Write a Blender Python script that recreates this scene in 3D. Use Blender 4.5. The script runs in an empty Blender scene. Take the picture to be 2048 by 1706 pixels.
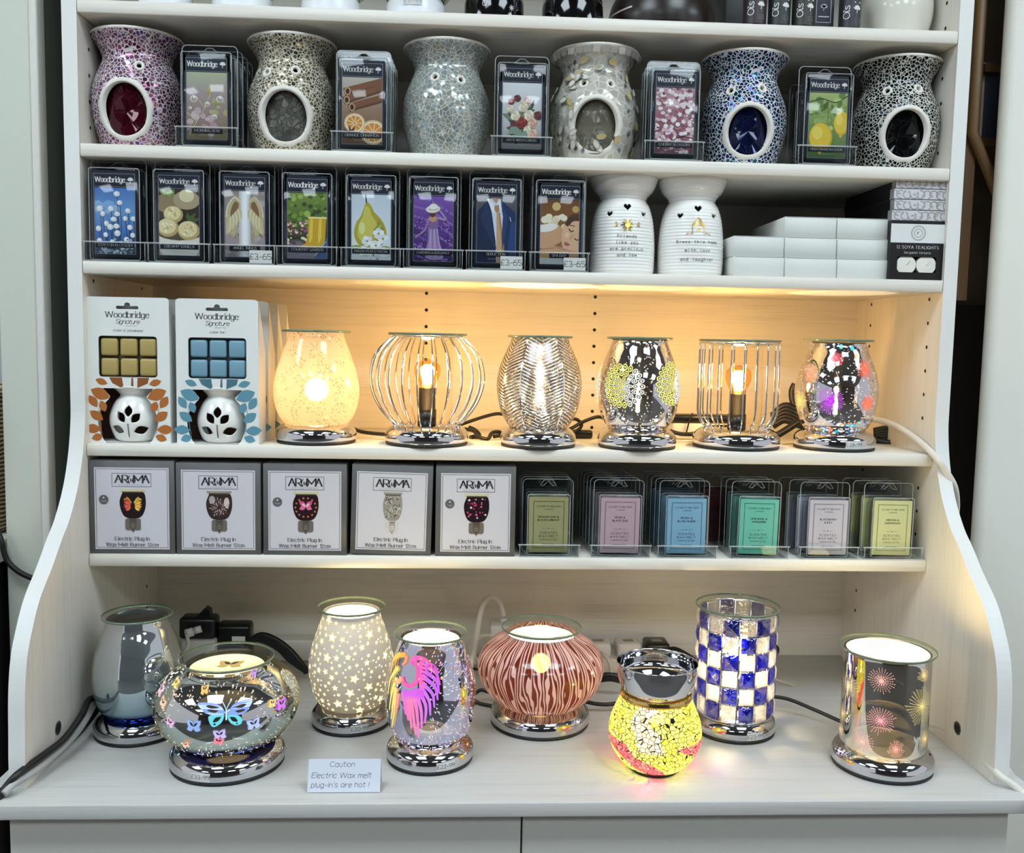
import bpy, bmesh, math, random
import numpy as np
from mathutils import Vector, Matrix
from mathutils.geometry import tessellate_polygon

SC = bpy.context.scene
COL = SC.collection
PI = math.pi
rnd = random.Random(7)

# ---------------------------------------------------------------- camera
F_PX = 1872.09
CAM = np.array([-.0713, -1.2038, .5034])
YAW, PITCH, ROLL = .0508, .0909, .0192
def _basis():
    cy, sy, cp, sp = math.cos(YAW), math.sin(YAW), math.cos(PITCH), math.sin(PITCH)
    f = np.array([sy*cp, cy*cp, -sp]); r = np.array([cy, -sy, 0.]); u = np.cross(r, f)
    c, s = math.cos(ROLL), math.sin(ROLL)
    return c*r+s*u, -s*r+c*u, f
RV, UV, FV = _basis()
cam = bpy.data.cameras.new('camera'); cam.sensor_fit = 'HORIZONTAL'; cam.sensor_width = 36
cam.lens = F_PX/2048*36; cam.clip_start = .05
co = bpy.data.objects.new('camera', cam); COL.objects.link(co)
M = Matrix.Identity(4)
for i in range(3):
    M[i][0], M[i][1], M[i][2], M[i][3] = RV[i], UV[i], -FV[i], CAM[i]
co.matrix_world = M
SC.camera = co

# ---------------------------------------------------------------- view, world
vs = SC.view_settings
vs.view_transform = 'Standard'; vs.look = 'None'; vs.gamma = 1; vs.use_curve_mapping = False
vs.exposure = 0.6
SC.cycles.transparent_max_bounces = 28
SC.cycles.max_bounces = 7; SC.cycles.diffuse_bounces = 3; SC.cycles.glossy_bounces = 4
SC.cycles.caustics_reflective = False; SC.cycles.caustics_refractive = False
SC.cycles.sample_clamp_indirect = 4.0
w = bpy.data.worlds.new('shop_air'); SC.world = w; w.use_nodes = True
w.node_tree.nodes['Background'].inputs[0].default_value = (.94, .95, 1.0, 1)
w.node_tree.nodes['Background'].inputs[1].default_value = .48

# heights of the surfaces (worktop = 0) and the shelf unit
ZS = {0: 0., 5: .2214, 4: .364, 3: .593, 2: .7361, 1: .9074}
TH, DEP, HW = .0158, .264, .55
FLOOR_Z, CEIL_Z = -.76, 1.72
CEIL_POWER = 9.2
LAMP_K = 1.05

# a pixel of the photograph turned into a place on a known surface
def xat(px, y, z):
    k = (px-1024)/F_PX; a = RV-k*FV
    return float(CAM[0]-(a[1]*(y-CAM[1])+a[2]*(z-CAM[2]))/a[0])
def zat(py, x, y):
    k = -(py-853)/F_PX; a = UV-k*FV
    return float(CAM[2]-(a[0]*(x-CAM[0])+a[1]*(y-CAM[1]))/a[2])
def ray(px, py): return FV+RV*(px-1024)/F_PX-UV*(py-853)/F_PX
def atz(px, py, z):
    d = ray(px, py); p = CAM+d*(z-CAM[2])/d[2]; return float(p[0]), float(p[1]), z
def aty(px, py, y):
    d = ray(px, py); p = CAM+d*(y-CAM[1])/d[1]; return float(p[0]), y, float(p[2])

# ---------------------------------------------------------------- helpers: colour, materials
def s2l(c):
    return tuple((v/255/12.92 if v/255 <= .04045 else ((v/255+.055)/1.055)**2.4) for v in c[:3])
def rgba(c): return (*s2l(c), 1.)
class NT:
    def __init__(s, name):
        s.m = bpy.data.materials.new(name); s.m.use_nodes = True
        s.t = s.m.node_tree; s.t.nodes.clear()
        s.out = s.t.nodes.new('ShaderNodeOutputMaterial')
    def n(s, typ, props=None, **ins):
        nd = s.t.nodes.new('ShaderNode'+typ)
        for k, v in (props or {}).items(): setattr(nd, k, v)
        for k, v in ins.items():
            key = int(k[1:]) if k[0] == 'i' and k[1:].isdigit() else k.replace('_', ' ')
            s.set(nd, key, v)
        return nd
    def set(s, nd, key, v):
        sock = nd.inputs[key]
        if isinstance(v, bpy.types.NodeSocket): s.t.links.new(v, sock)
        elif isinstance(v, bpy.types.Node): s.t.links.new(v.outputs[0], sock)
        else:
            if isinstance(v, tuple) and len(v) == 3 and sock.type == 'RGBA': v = (*v, 1.)
            sock.default_value = v
    def end(s, sh):
        s.t.links.new(sh.outputs[0] if isinstance(sh, bpy.types.Node) else sh, s.out.inputs[0]); return s.m
    def ramp(s, fac, stops, interp='LINEAR'):
        r = s.n('ValToRGB'); cr = r.color_ramp; cr.interpolation = interp
        while len(cr.elements) < len(stops): cr.elements.new(.5)
        for e, (p, c) in zip(cr.elements, stops): e.position = p; e.color = rgba(c)
        s.set(r, 0, fac); return r
    def math(s, op, a, b=0., c=None):
        nd = s.n('Math', {'operation': op}); s.set(nd, 0, a); s.set(nd, 1, b)
        if c is not None: s.set(nd, 2, c)
        return nd
    def thin(s, base, gain):
        # how mirror-like a thin clear wall is, the same from both sides
        g = s.n('NewGeometry'); d = s.n('VectorMath', {'operation': 'DOT_PRODUCT'}, i0=g.outputs['Normal'], i1=g.outputs['Incoming'])
        k = s.math('POWER', s.math('SUBTRACT', 1., s.math('ABSOLUTE', d.outputs['Value'])), 5.)
        m = s.math('MULTIPLY_ADD', k, gain, base); m.use_clamp = True; return m
    def coords(s, scale=(1, 1, 1)):
        tc = s.n('TexCoord'); mp = s.n('Mapping'); s.set(mp, 'Vector', tc.outputs['Object']); mp.inputs['Scale'].default_value = scale
        return mp
def mixc(t, fac, a, b, blend='MIX'):
    nd = t.n('Mix', {'data_type': 'RGBA', 'blend_type': blend})
    t.set(nd, 0, fac); t.set(nd, 6, a); t.set(nd, 7, b); return nd.outputs[2]
MATS = {}
def mat(name, col, rough=.5, metal=0., var=.04, scale=60, **kw):
    if name in MATS: return MATS[name]
    t = NT(name); nz = t.n('TexNoise', Vector=t.coords(), Scale=scale, Detail=3.)
    c = s2l(col)
    lo = tuple(v*(1-var) for v in c); hi = tuple(min(1, v*(1+var)) for v in c)
    p = t.n('BsdfPrincipled', Base_Color=mixc(t, nz.outputs[0], (*lo, 1), (*hi, 1)), Roughness=rough, Metallic=metal)
    for k, v in kw.items(): t.set(p, k.replace('_', ' '), v)
    MATS[name] = t.end(p); return MATS[name]
def mat_wood(name, axis, col=(230, 225, 213), rough=.42):
    # white laminate with a fine grain along one axis
    t = NT(name); sc = [70, 70, 70]; sc[axis] = 2.5
    n1 = t.n('TexNoise', Vector=t.coords(tuple(sc)), Scale=1., Detail=5., Roughness=.65)
    sc2 = [420, 420, 420]; sc2[axis] = 9
    n2 = t.n('TexNoise', Vector=t.coords(tuple(sc2)), Scale=1., Detail=2.)
    s_ = t.math('ADD', t.math('MULTIPLY', n1.outputs[0], .6), t.math('MULTIPLY', n2.outputs[0], .4))
    a = tuple(v*.925 for v in col); b = tuple(min(255, v*1.025) for v in col)
    r = t.ramp(s_, [(.30, a), (.48, col), (.7, b)])
    bp = t.n('Bump', Strength=.06, Distance=.001, Height=s_)
    return t.end(t.n('BsdfPrincipled', Base_Color=r, Roughness=rough, Normal=bp))
def mat_print(name='printed_card', rough=.38, spec=.4):
    t = NT(name); a = t.n('Attribute', {'attribute_name': 'Col'})
    nz = t.n('TexNoise', Vector=t.coords(), Scale=900., Detail=1.)
    c = mixc(t, .06, a.outputs[0], nz.outputs[0], 'OVERLAY')
    p = t.n('BsdfPrincipled', Base_Color=c, Roughness=rough); t.set(p, 'Specular IOR Level', spec)
    return t.end(p)
def mat_glow(name, k):
    t = NT(name); a = t.n('Attribute', {'attribute_name': 'Col'})
    e = t.n('Emission', Color=a.outputs[0], Strength=k)
    g = t.n('BsdfGlossy', Color=(.04, .04, .04, 1), Roughness=.1)
    return t.end(t.n('AddShader', i0=e, i1=g))
def mat_clear(name, tint=(250, 252, 252), base=.04, gain=1., rough=.03):
    t = NT(name)
    nz = t.n('TexNoise', Vector=t.coords(), Scale=25., Detail=1.)
    bp = t.n('Bump', Strength=.03, Distance=.004, Height=nz.outputs[0])
    f = t.thin(base, gain)
    g = t.n('BsdfGlossy', Color=(1, 1, 1, 1), Roughness=rough, Normal=bp)
    tr = t.n('BsdfTransparent', Color=rgba(tint))
    return t.end(t.n('MixShader', i0=f, i1=tr, i2=g))
def mat_mirror(name, trans=.1, cols=((60, 70, 120), (200, 205, 215), (225, 220, 225), (235, 228, 205)), zramp=None, rough=.03, diff=0., speck=0.):
    # silvered lamp glass, a little of it see-through, with a coloured sheen
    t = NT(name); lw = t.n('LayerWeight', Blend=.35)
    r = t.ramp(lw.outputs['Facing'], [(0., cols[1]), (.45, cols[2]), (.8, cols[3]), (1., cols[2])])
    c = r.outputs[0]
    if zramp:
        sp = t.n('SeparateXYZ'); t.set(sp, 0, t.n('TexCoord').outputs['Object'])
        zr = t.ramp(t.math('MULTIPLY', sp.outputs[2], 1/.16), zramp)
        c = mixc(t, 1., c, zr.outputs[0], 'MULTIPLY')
    nz = t.n('TexNoise', Vector=t.coords(), Scale=14., Detail=2.)
    bp = t.n('Bump', Strength=.05, Distance=.004, Height=nz.outputs[0])
    g = t.n('BsdfGlossy', Color=c, Roughness=rough, Normal=bp)
    tr = t.n('BsdfTransparent', Color=(1, .93, .8, 1))
    if diff: g = t.n('MixShader', i0=diff, i1=g, i2=t.n('BsdfDiffuse', Color=c))
    sh = t.n('MixShader', i0=trans, i1=g, i2=tr)
    if speck:
        vo = t.n('TexVoronoi', Vector=t.coords(), Scale=speck)
        m_ = t.math('LESS_THAN', vo.outputs['Distance'], .22)
        sh = t.n('MixShader', i0=t.math('MULTIPLY', m_, .8), i1=sh, i2=t.n('BsdfTransparent', Color=(1, .9, .7, 1)))
    return t.end(sh)
def mat_mosaic(name, tiles, grout=(228, 224, 214), scale=95., line=.09, metal=.55, tilt=.35, rough=.14, sheen=None, zs=1., glow=.0):
    t = NT(name); co_ = t.coords((1, 1, zs))
    v1 = t.n('TexVoronoi', {'feature': 'F1'}, Vector=co_, Scale=scale)
    v2 = t.n('TexVoronoi', {'feature': 'DISTANCE_TO_EDGE'}, Vector=co_, Scale=scale)
    sp = t.n('SeparateColor'); t.set(sp, 0, v1.outputs['Color'])
    nz = t.n('TexNoise', Vector=t.coords(), Scale=22., Detail=1.)
    f = t.math('ADD', t.math('MULTIPLY', sp.outputs[0], .6), t.math('MULTIPLY_ADD', nz.outputs[0], 1.2, -.4))
    n = len(tiles); r = t.ramp(f, [(i/max(1, n-1)*.9+.05, c) for i, c in enumerate(tiles)])
    g = t.math('LESS_THAN', v2.outputs['Distance'], line)
    geo = t.n('NewGeometry')
    off = t.n('VectorMath', {'operation': 'SUBTRACT'}, i0=v1.outputs['Color'], i1=(.5, .5, .5))
    off = t.n('VectorMath', {'operation': 'SCALE'}, i0=off); off.inputs[3].default_value = tilt
    nn = t.n('VectorMath', {'operation': 'ADD'}, i0=geo.outputs['Normal'], i1=off)
    nn = t.n('VectorMath', {'operation': 'NORMALIZE'}, i0=nn)
    a = t.n('BsdfPrincipled', Base_Color=r, Roughness=rough, Metallic=metal, Normal=nn)
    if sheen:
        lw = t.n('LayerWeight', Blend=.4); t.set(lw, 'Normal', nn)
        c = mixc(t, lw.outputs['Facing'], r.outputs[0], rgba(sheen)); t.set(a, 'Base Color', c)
    b = t.n('BsdfPrincipled', Base_Color=rgba(grout), Roughness=.6)
    if glow: a = t.n('MixShader', i0=glow, i1=a, i2=t.n('BsdfTranslucent', Color=r.outputs[0])); b = t.n('MixShader', i0=glow*.6, i1=b, i2=t.n('BsdfTranslucent', Color=rgba(grout)))
    return t.end(t.n('MixShader', i0=g, i1=a, i2=b))

# ---------------------------------------------------------------- helpers: meshes
def smooth_path(pts, n=6):
    P_ = [np.array(p, float) for p in pts]
    if len(P_) < 3: return P_
    P_ = [2*P_[0]-P_[1]]+P_+[2*P_[-1]-P_[-2]]
    out = []
    for i in range(1, len(P_)-2):
        a, b, c, d = P_[i-1:i+3]
        for k in range(n):
            s = k/n
            out.append(.5*((2*b)+(c-a)*s+(2*a-5*b+4*c-d)*s*s+(3*b-a-3*c+d)*s**3))
    out.append(P_[-2]); return out
WHITE = (235, 235, 235)
class MB:
    def __init__(s): s.v = []; s.f = []; s.fm = []; s.fc = []; s.fs = []; s.mats = []
    def mi(s, m):
        if m not in s.mats: s.mats.append(m)
        return s.mats.index(m)
    def face(s, idx, m, col=WHITE, sm=False):
        s.f.append(tuple(idx)); s.fm.append(s.mi(m)); s.fc.append(col); s.fs.append(sm)
    def quadpts(s, pts, m, col=WHITE, sm=False):
        b = len(s.v); s.v.extend([tuple(p) for p in pts]); s.face(range(b, b+len(pts)), m, col, sm)
    def box(s, x0, x1, y0, y1, z0, z1, m, col=WHITE, bev=0., seg=2, sm=False):
        if bev <= 0:
            b = len(s.v)
            s.v.extend([(x, y, z) for z in (z0, z1) for y in (y0, y1) for x in (x0, x1)])
            for q in ((0, 2, 3, 1), (4, 5, 7, 6), (0, 1, 5, 4), (2, 6, 7, 3), (0, 4, 6, 2), (1, 3, 7, 5)):
                s.face([b+k for k in q], m, col, sm)
            return
        bm = bmesh.new(); bmesh.ops.create_cube(bm, size=1)
        for v in bm.verts:
            v.co = Vector(((x0+x1)/2+v.co.x*(x1-x0), (y0+y1)/2+v.co.y*(y1-y0), (z0+z1)/2+v.co.z*(z1-z0)))
        bmesh.ops.bevel(bm, geom=bm.edges[:], offset=bev, segments=seg, profile=.5, affect='EDGES')
        s.add_bm(bm, m, col, True)
    def add_bm(s, bm, m, col=WHITE, sm=False):
        b = len(s.v); bm.verts.index_update(); s.v.extend([tuple(v.co) for v in bm.verts])
        for f in bm.faces: s.face([b+v.index for v in f.verts], m, col, sm)
        bm.free()
    def lathe(s, prof, m, seg=64, c=(0, 0, 0), col=WHITE, sm=True, skip=None, flip=False, ry=1.):
        rings = []
        for r, z in prof:
            b = len(s.v)
            if r < 1e-6: s.v.append((c[0], c[1], c[2]+z)); rings.append((b,))
            else:
                for k in range(seg):
                    a = 2*PI*k/seg; s.v.append((c[0]+r*math.sin(a), c[1]-r*ry*math.cos(a), c[2]+z))
                rings.append(tuple(range(b, b+seg)))
        for A, B in zip(rings[:-1], rings[1:]):
            for k in range(seg):
                k2 = (k+1) % seg
                if len(A) == 1 and len(B) == 1: continue
                q = [A[0], B[k2], B[k]] if len(A) == 1 else ([A[k], A[k2], B[0]] if len(B) == 1 else [A[k], A[k2], B[k2], B[k]])
                if skip:
                    cc = np.mean([s.v[i] for i in q], axis=0)
                    if skip(cc): continue
                s.face(q[::-1] if flip else q, m, col, sm)
    def tube(s, pts, r, m, seg=8, col=WHITE, closed=False, n=6, raw=False):
        P_ = [np.array(p, float) for p in pts] if raw else smooth_path(pts, n)
        rings = []; up = None; N_ = len(P_)
        for i in range(N_):
            if closed: d = P_[(i+1) % N_]-P_[i-1]
            else: d = P_[min(i+1, N_-1)]-P_[max(i-1, 0)]
            d = d/(np.linalg.norm(d)+1e-12)
            if up is None:
                up = np.array([0, 0, 1.]) if abs(d[2]) < .9 else np.array([0, 1., 0])
            up = up-d*np.dot(up, d); up /= np.linalg.norm(up)+1e-12; sd = np.cross(d, up)
            rr = r(i/(N_-1)) if callable(r) else r
            b = len(s.v)
            for k in range(seg):
                a = 2*PI*k/seg; s.v.append(tuple(P_[i]+rr*(math.cos(a)*up+math.sin(a)*sd)))
            rings.append(list(range(b, b+seg)))
        pairs = list(zip(rings[:-1], rings[1:]))
        if closed: pairs.append((rings[-1], rings[0]))
        for A, B in pairs:
            for k in range(seg):
                k2 = (k+1) % seg; s.face((A[k], A[k2], B[k2], B[k]), m, col, True)
        if not closed:
            s.face(rings[0][::-1], m, col); s.face(rings[-1], m, col)
    def plate(s, outer, holes, y0, y1, m, col=WHITE, edge=None):
        # upright plate (front at y0) with cut-out holes; points are (x, z)
        loops = [outer]+list(holes); flat = [p for l in loops for p in l]
        tri = tessellate_polygon([[Vector((p[0], p[1], 0)) for p in l] for l in loops])
        b = len(s.v); n = len(flat)
        s.v.extend([(p[0], y0, p[1]) for p in flat]); s.v.extend([(p[0], y1, p[1]) for p in flat])
        for t in tri:
            a_ = [flat[i] for i in t]
            ar = (a_[1][0]-a_[0][0])*(a_[2][1]-a_[0][1])-(a_[2][0]-a_[0][0])*(a_[1][1]-a_[0][1])
            t = t if ar > 0 else (t[0], t[2], t[1])
            s.face([b+i for i in t], m, col); s.face([b+n+i for i in t][::-1], m, col)
        o = b
        for l in loops:
            k = len(l)
            for i in range(k): s.face((o+i, o+(i+1) % k, o+n+(i+1) % k, o+n+i), m, edge or col)
            o += k
    def build(s, name, parent=None, loc=None, rot=None):
        me = bpy.data.meshes.new(name)
        me.from_pydata(s.v, [], s.f)
        for m in s.mats: me.materials.append(m)
        me.polygons.foreach_set('material_index', s.fm); me.polygons.foreach_set('use_smooth', s.fs)
        ca = me.color_attributes.new('Col', 'FLOAT_COLOR', 'CORNER')
        buf = np.ones((len(me.loops), 4), np.float32); k = 0
        for f, c in zip(s.f, s.fc):
            n = len(f)
            if isinstance(c, list):
                for j in range(n): buf[k+j, :3] = s2l(c[j])
            else: buf[k:k+n, :3] = s2l(c)
            k += n
        ca.data.foreach_set('color', buf.ravel()); me.validate()
        o = bpy.data.objects.new(name, me); COL.objects.link(o)
        if parent: o.parent = parent
        if loc: o.location = loc
        if rot: o.rotation_euler = rot
        return o
def thing(name, label, cat, loc=(0, 0, 0), rz=0., group=None, rot=None):
    o = bpy.data.objects.new(name, None); COL.objects.link(o); o.empty_display_size = .02
    o.location = loc; o.rotation_euler = rot or (0, 0, rz); o['label'] = label; o['category'] = cat
    if group: o['group'] = group
    return o
def tag(o, label, cat, group=None):
    o['label'] = label; o['category'] = cat
    if group: o['group'] = group
    return o
def dup(root, loc, rz=0., label=None, group=None, rot=None):
    r = root.copy(); COL.objects.link(r); r.location = loc; r.rotation_euler = rot or (0, 0, rz)
    if label: r['label'] = label
    if group: r['group'] = group
    for ch in list(root.children):
        c = ch.copy(); COL.objects.link(c); c.parent = r
        for g in list(ch.children):
            d = g.copy(); COL.objects.link(d); d.parent = c
    return r
def cut(o, cutter_mb):
    c = cutter_mb.build('cutter'); bb = bmesh.new(); bb.from_mesh(c.data); bmesh.ops.recalc_face_normals(bb, faces=bb.faces[:]); bb.to_mesh(c.data); bb.free(); c.parent = o.parent; md = o.modifiers.new('b', 'BOOLEAN'); md.object = c; md.solver = 'EXACT'; md.operation = 'DIFFERENCE'
    dg = bpy.context.evaluated_depsgraph_get(); dg.update()
    me = bpy.data.meshes.new_from_object(o.evaluated_get(dg), preserve_all_data_layers=True, depsgraph=dg)
    o.modifiers.clear(); o.data = me
    bpy.data.objects.remove(c)
def prof_fn(prof):
    P_ = np.array(smooth_path([(p[0], p[1]) for p in prof], 8)); zz = P_[:, 1]; i = np.argsort(zz)
    return lambda z: float(np.interp(z, zz[i], P_[i, 0]))
def sprof(prof, n=6): return [(max(0., float(p[0])), float(p[1])) for p in smooth_path(prof, n)]
def rrect(x0, x1, z0, z1, r, n=5):
    out = []
    for cx, cz, a0 in ((x1-r, z0+r, -PI/2), (x1-r, z1-r, 0), (x0+r, z1-r, PI/2), (x0+r, z0+r, PI)):
        for k in range(n+1):
            a = a0+PI/2*k/n; out.append((cx+r*math.cos(a), cz+r*math.sin(a)))
    return out

# ---------------------------------------------------------------- lettering: pen strokes, drawn with a nib
GL = {}
for ln in '''a 46371706031232434 3|4742
b 0902|~0617374643321203
c ~4637170603123243
d 4942|~4637170603123243
e ~05454637170603123243
f ~39291812|0737
g ~4637170603123243|~4741301001
h 0902|~0617374642
i 0702|0909
j ~27211000|2929
k 0902|4704|1542
l 0902
m 0702|~0617273632|~3647576662
n 0702|~0617374642
o ~170603123243463717
p 0700|~0617374643321203
q 4740|~4637170603123243
r 0702|~05162737
s ~463717061534433212 03
t ~19132232|0737
u ~0703123243|4742
v 072247
w 0712375267
x 0742|4702
y 0722|4710
z 07470242
A 023962|1555
B 0902|~093948473606|~0636555342 02
C ~6849290704224263
D 0902|~093957543202
E 0902|0959|0646|0252
F 0902|0959|0646
G ~6849290704224263|6562|4565
H 0902|6962|0666
I 0902
J ~3933221203
K 0902|5905|2652
L 090242
M 0209448982
N 02096269
O ~290704225274775929
P 0902|~093958564505
Q ~290704225274775929|4472
R 0902|~093958564505|2552
S ~5839190807455453321203
T 0969|3932
U ~090422426469
V 093269
W 0922497299
X 0962|6902
Y 093569|3532
Z 09690262
0 ~190704124254574919
1 082922
2 ~081939484602|0252
3 ~0939484625|~2545534212 03
4 390454|3932
5 4909|0906|~063655533202
6 ~49290603124253554616 05
7 095912
8 ~190807164553421203054648 3919
9 ~564616070819495856 4322
& ~62271939480403123265
. 0202
, 1210
- 0535
! 0904|0202
' 0907
/ 0249
~ 0525'''.split('\n'):
    k, body = ln[0], ln[2:].replace(' ', '')
    st = []
    for part in body.split('|'):
        cur = part.startswith('~') and len(part) > 1 and k != '~'
        d = part.lstrip('~')
        d = d[:len(d)//2*2]
        st.append((cur, [(int(d[i]), int(d[i+1])-2) for i in range(0, len(d), 2)]))
    GL[k] = st
GL['£'] = [(True, [(5, 6), (4, 7), (2, 7), (1, 6), (1, 1), (0, 0)]), (False, [(0, 0), (5, 0)]), (False, [(0, 3), (4, 3)])]
def chaikin(p, it=2):
    p = [np.array(q, float) for q in p]
    if len(p) < 3: return p
    for _ in range(it):
        o = [p[0]]
        for a, b in zip(p[:-1], p[1:]): o += [a*.75+b*.25, a*.25+b*.75]
        o.append(p[-1]); p = o
    return p
class Canvas:
    # flat print: shapes stacked on a surface given by fmap(u, v, lift)
    def __init__(s, mb, fmap, m, step=3e-5): s.mb = mb; s.fm = fmap; s.m = m; s.step = step; s.L = 1; s.T = (0, 0, 1, 1); s.clip = None; s.alt = None; s.mic = 0.
    def sub(s, x0, y0, x1, y1, W, H): s.T = (x0, y0, (x1-x0)/W, (y1-y0)/H); s.clip = (0, 0, W, H)
    def full(s): s.T = (0, 0, 1, 1); s.clip = None
    def _clip(s, pts, cols=None):
        x0, y0, x1, y1 = s.clip
        for ax, lim, sg in ((0, x0, 1), (0, x1, -1), (1, y0, 1), (1, y1, -1)):
            out = []
            for i in range(len(pts)):
                a, b = pts[i-1], pts[i]; da, db = sg*(a[ax]-lim), sg*(b[ax]-lim)
                if (da < 0) != (db < 0):
                    t = da/(da-db); out.append((a[0]+(b[0]-a[0])*t, a[1]+(b[1]-a[1])*t))
                if db >= 0: out.append(b)
            pts = out
            if len(pts) < 3: return []
        return pts
    def put(s, pts, col, tri=False):
        if s.clip and not isinstance(col, list):
            pts = s._clip([tuple(p) for p in pts])
            if len(pts) < 3: return
        x, y, sx, sy = s.T; lf = s.L*s.step
        ar = sum(pts[i-1][0]*pts[i][1]-pts[i][0]*pts[i-1][1] for i in range(len(pts)))
        if ar < 0:
            pts = pts[::-1]
            if isinstance(col, list): col = col[::-1]
        b = len(s.mb.v); s.mb.v.extend([s.fm(x+p[0]*sx, y+p[1]*sy, lf) for p in pts])
        if tri:
            for t in tessellate_polygon([[Vector((p[0], p[1], 0)) for p in pts]]):
                a_ = [pts[i] for i in t]
                if (a_[1][0]-a_[0][0])*(a_[2][1]-a_[0][1])-(a_[2][0]-a_[0][0])*(a_[1][1]-a_[0][1]) < 0: t = (t[0], t[2], t[1])
                s.mb.face([b+i for i in t], s.alt or s.m, col)
        else: s.mb.face(range(b, b+len(pts)), s.alt or s.m, col)
    def up(s): s.L += 1
    def poly(s, pts, col): s.up(); s.put(pts, col, tri=len(pts) > 4)
    def spoly(s, pts, col, n=4): s.poly([tuple(p) for p in smooth_path(list(pts)+[pts[0]], n)[:-1]], col)
    def rect(s, x0, y0, x1, y1, col, up=True):
        if up: s.up()
        s.put([(x0, y0), (x1, y0), (x1, y1), (x0, y1)], col)
    def grad(s, x0, y0, x1, y1, stops):
        # stops from bottom to top [(t, col)]
        s.up()
        for (a, ca), (b, cb) in zip(stops[:-1], stops[1:]):
            ya, yb = y0+(y1-y0)*a, y0+(y1-y0)*b
            s.put([(x0, ya), (x1, ya), (x1, yb), (x0, yb)], [ca, ca, cb, cb])
    def frame(s, x0, y0, x1, y1, w, col):
        s.up()
        for q in ((x0, y0, x1, y0+w), (x0, y1-w, x1, y1), (x0, y0+w, x0+w, y1-w), (x1-w, y0+w, x1, y1-w)): s.rect(*q, col, up=False)
    def ell(s, cx, cy, rx, ry, col, rot=0., n=16, up=True):
        s.L += 1 if up else s.mic
        c, q = math.cos(rot), math.sin(rot)
        s.put([(cx+rx*math.cos(2*PI*k/n)*c-ry*math.sin(2*PI*k/n)*q, cy+rx*math.cos(2*PI*k/n)*q+ry*math.sin(2*PI*k/n)*c) for k in range(n)], col)
    def leaf(s, x, y, L_, w, ang, col, up=True):
        s.L += 1 if up else s.mic
        c, q = math.cos(ang), math.sin(ang)
        pr = [(0, 0), (.2, .6), (.45, 1), (.7, .75), (1, 0), (.7, -.75), (.45, -1), (.2, -.6)]
        s.put([(x+L_*a*c-w*b*q, y+L_*a*q+w*b*c) for a, b in pr], col)
    def star(s, x, y, r, col, rot=0., k=.45, n=5, up=True):
        s.L += 1 if up else s.mic
        for i in range(n):
            a = rot+PI/2+2*PI*i/n; d = PI/n
            s.put([(x, y), (x+r*k*math.cos(a-d), y+r*k*math.sin(a-d)), (x+r*math.cos(a), y+r*math.sin(a)), (x+r*k*math.cos(a+d), y+r*k*math.sin(a+d))], col)
    def line(s, pts, w, col, w2=None, up=True, nib=None, closed=False):
        if up: s.up()
        P_ = [np.array(p, float) for p in pts]; n = len(P_)-1
        for i, (a, b) in enumerate(zip(P_[:-1], P_[1:])):
            d = b-a; l = np.linalg.norm(d)
            if l < 1e-9: continue
            d /= l; nn = np.array([-d[1], d[0]])
            wa = w if w2 is None else w+(w2-w)*i/n; wb = w if w2 is None else w+(w2-w)*(i+1)/n
            if nib is not None: wa = wb = w*(nib+(1-nib)*abs(d[1]))
            e = d*min(wa, l)*.15
            s.put([tuple(a-e-nn*wa/2), tuple(b+e-nn*wb/2), tuple(b+e+nn*wb/2), tuple(a-e+nn*wa/2)], col)
    def curve(s, pts, w, col, w2=None, n=5): s.line(smooth_path(pts, n), w, col, w2)
    def text(s, txt, cx, y, h, col, wt=.9, nib=1., serif=0., track=1.6, slant=0., mono=0, sx=1., align=0, rot=0., wob=0., fit=None):
        # h = cap height; y = baseline
        k = h/7; pen = 0.; items = []
        for ch in txt:
            if ch == ' ': pen += mono or 3.2; continue
            st = GL.get(ch)
            if not st: continue
            w_ = max(p[0] for _, q in st for p in q)
            items.append((pen+((mono-track-w_)/2 if mono else 0), st)); pen += mono if mono else w_+track
        tot = pen-(0 if mono else track)
        if fit: sx = fit/(tot*k)
        ox = {0: -tot/2, -1: 0, 1: -tot}[align]
        c, q = math.cos(rot), math.sin(rot); s.up()
        def tr(p, dx):
            a = (p[0]+dx+ox+slant*p[1])*k*sx; b = p[1]*k
            return (cx+a*c-b*q, y+a*q+b*c)
        for dx, st in items:
            j = rnd.uniform(-wob, wob)
            for cur, pts in st:
                pts = [(p[0], p[1]+j) for p in pts]
                if len(pts) == 2 and pts[0] == pts[1]:
                    a = tr(pts[0], dx); d = wt*k*.6; s.put([(a[0]-d, a[1]-d), (a[0]+d, a[1]-d), (a[0]+d, a[1]+d), (a[0]-d, a[1]+d)], col); continue
                pp = chaikin(pts) if cur else pts
                s.line([tr(p, dx) for p in pp], wt*k, col, up=False, nib=nib)
                if serif and not cur:
                    for e, o_ in ((pts[0], pts[1]), (pts[-1], pts[-2])):
                        if abs(e[1]-o_[1]) > abs(e[0]-o_[0])*.8:
                            s.line([tr((e[0]-serif, e[1]), dx), tr((e[0]+serif, e[1]), dx)], wt*k*.45, col, up=False)
def flat(y0, x0=0., z0=0.): return lambda u, v, l: (x0+u, y0-l, z0+v)
def wrap(R, lift=.0003, th0=0.):
    def f(u, v, l):
        r = R(v)+lift+l; th = u/max(R(v), .01)+th0
        return (r*math.sin(th), -r*math.cos(th), v)
    return f
SERIF = dict(wt=1.2, nib=.5, serif=.75, track=1.5)

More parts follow.
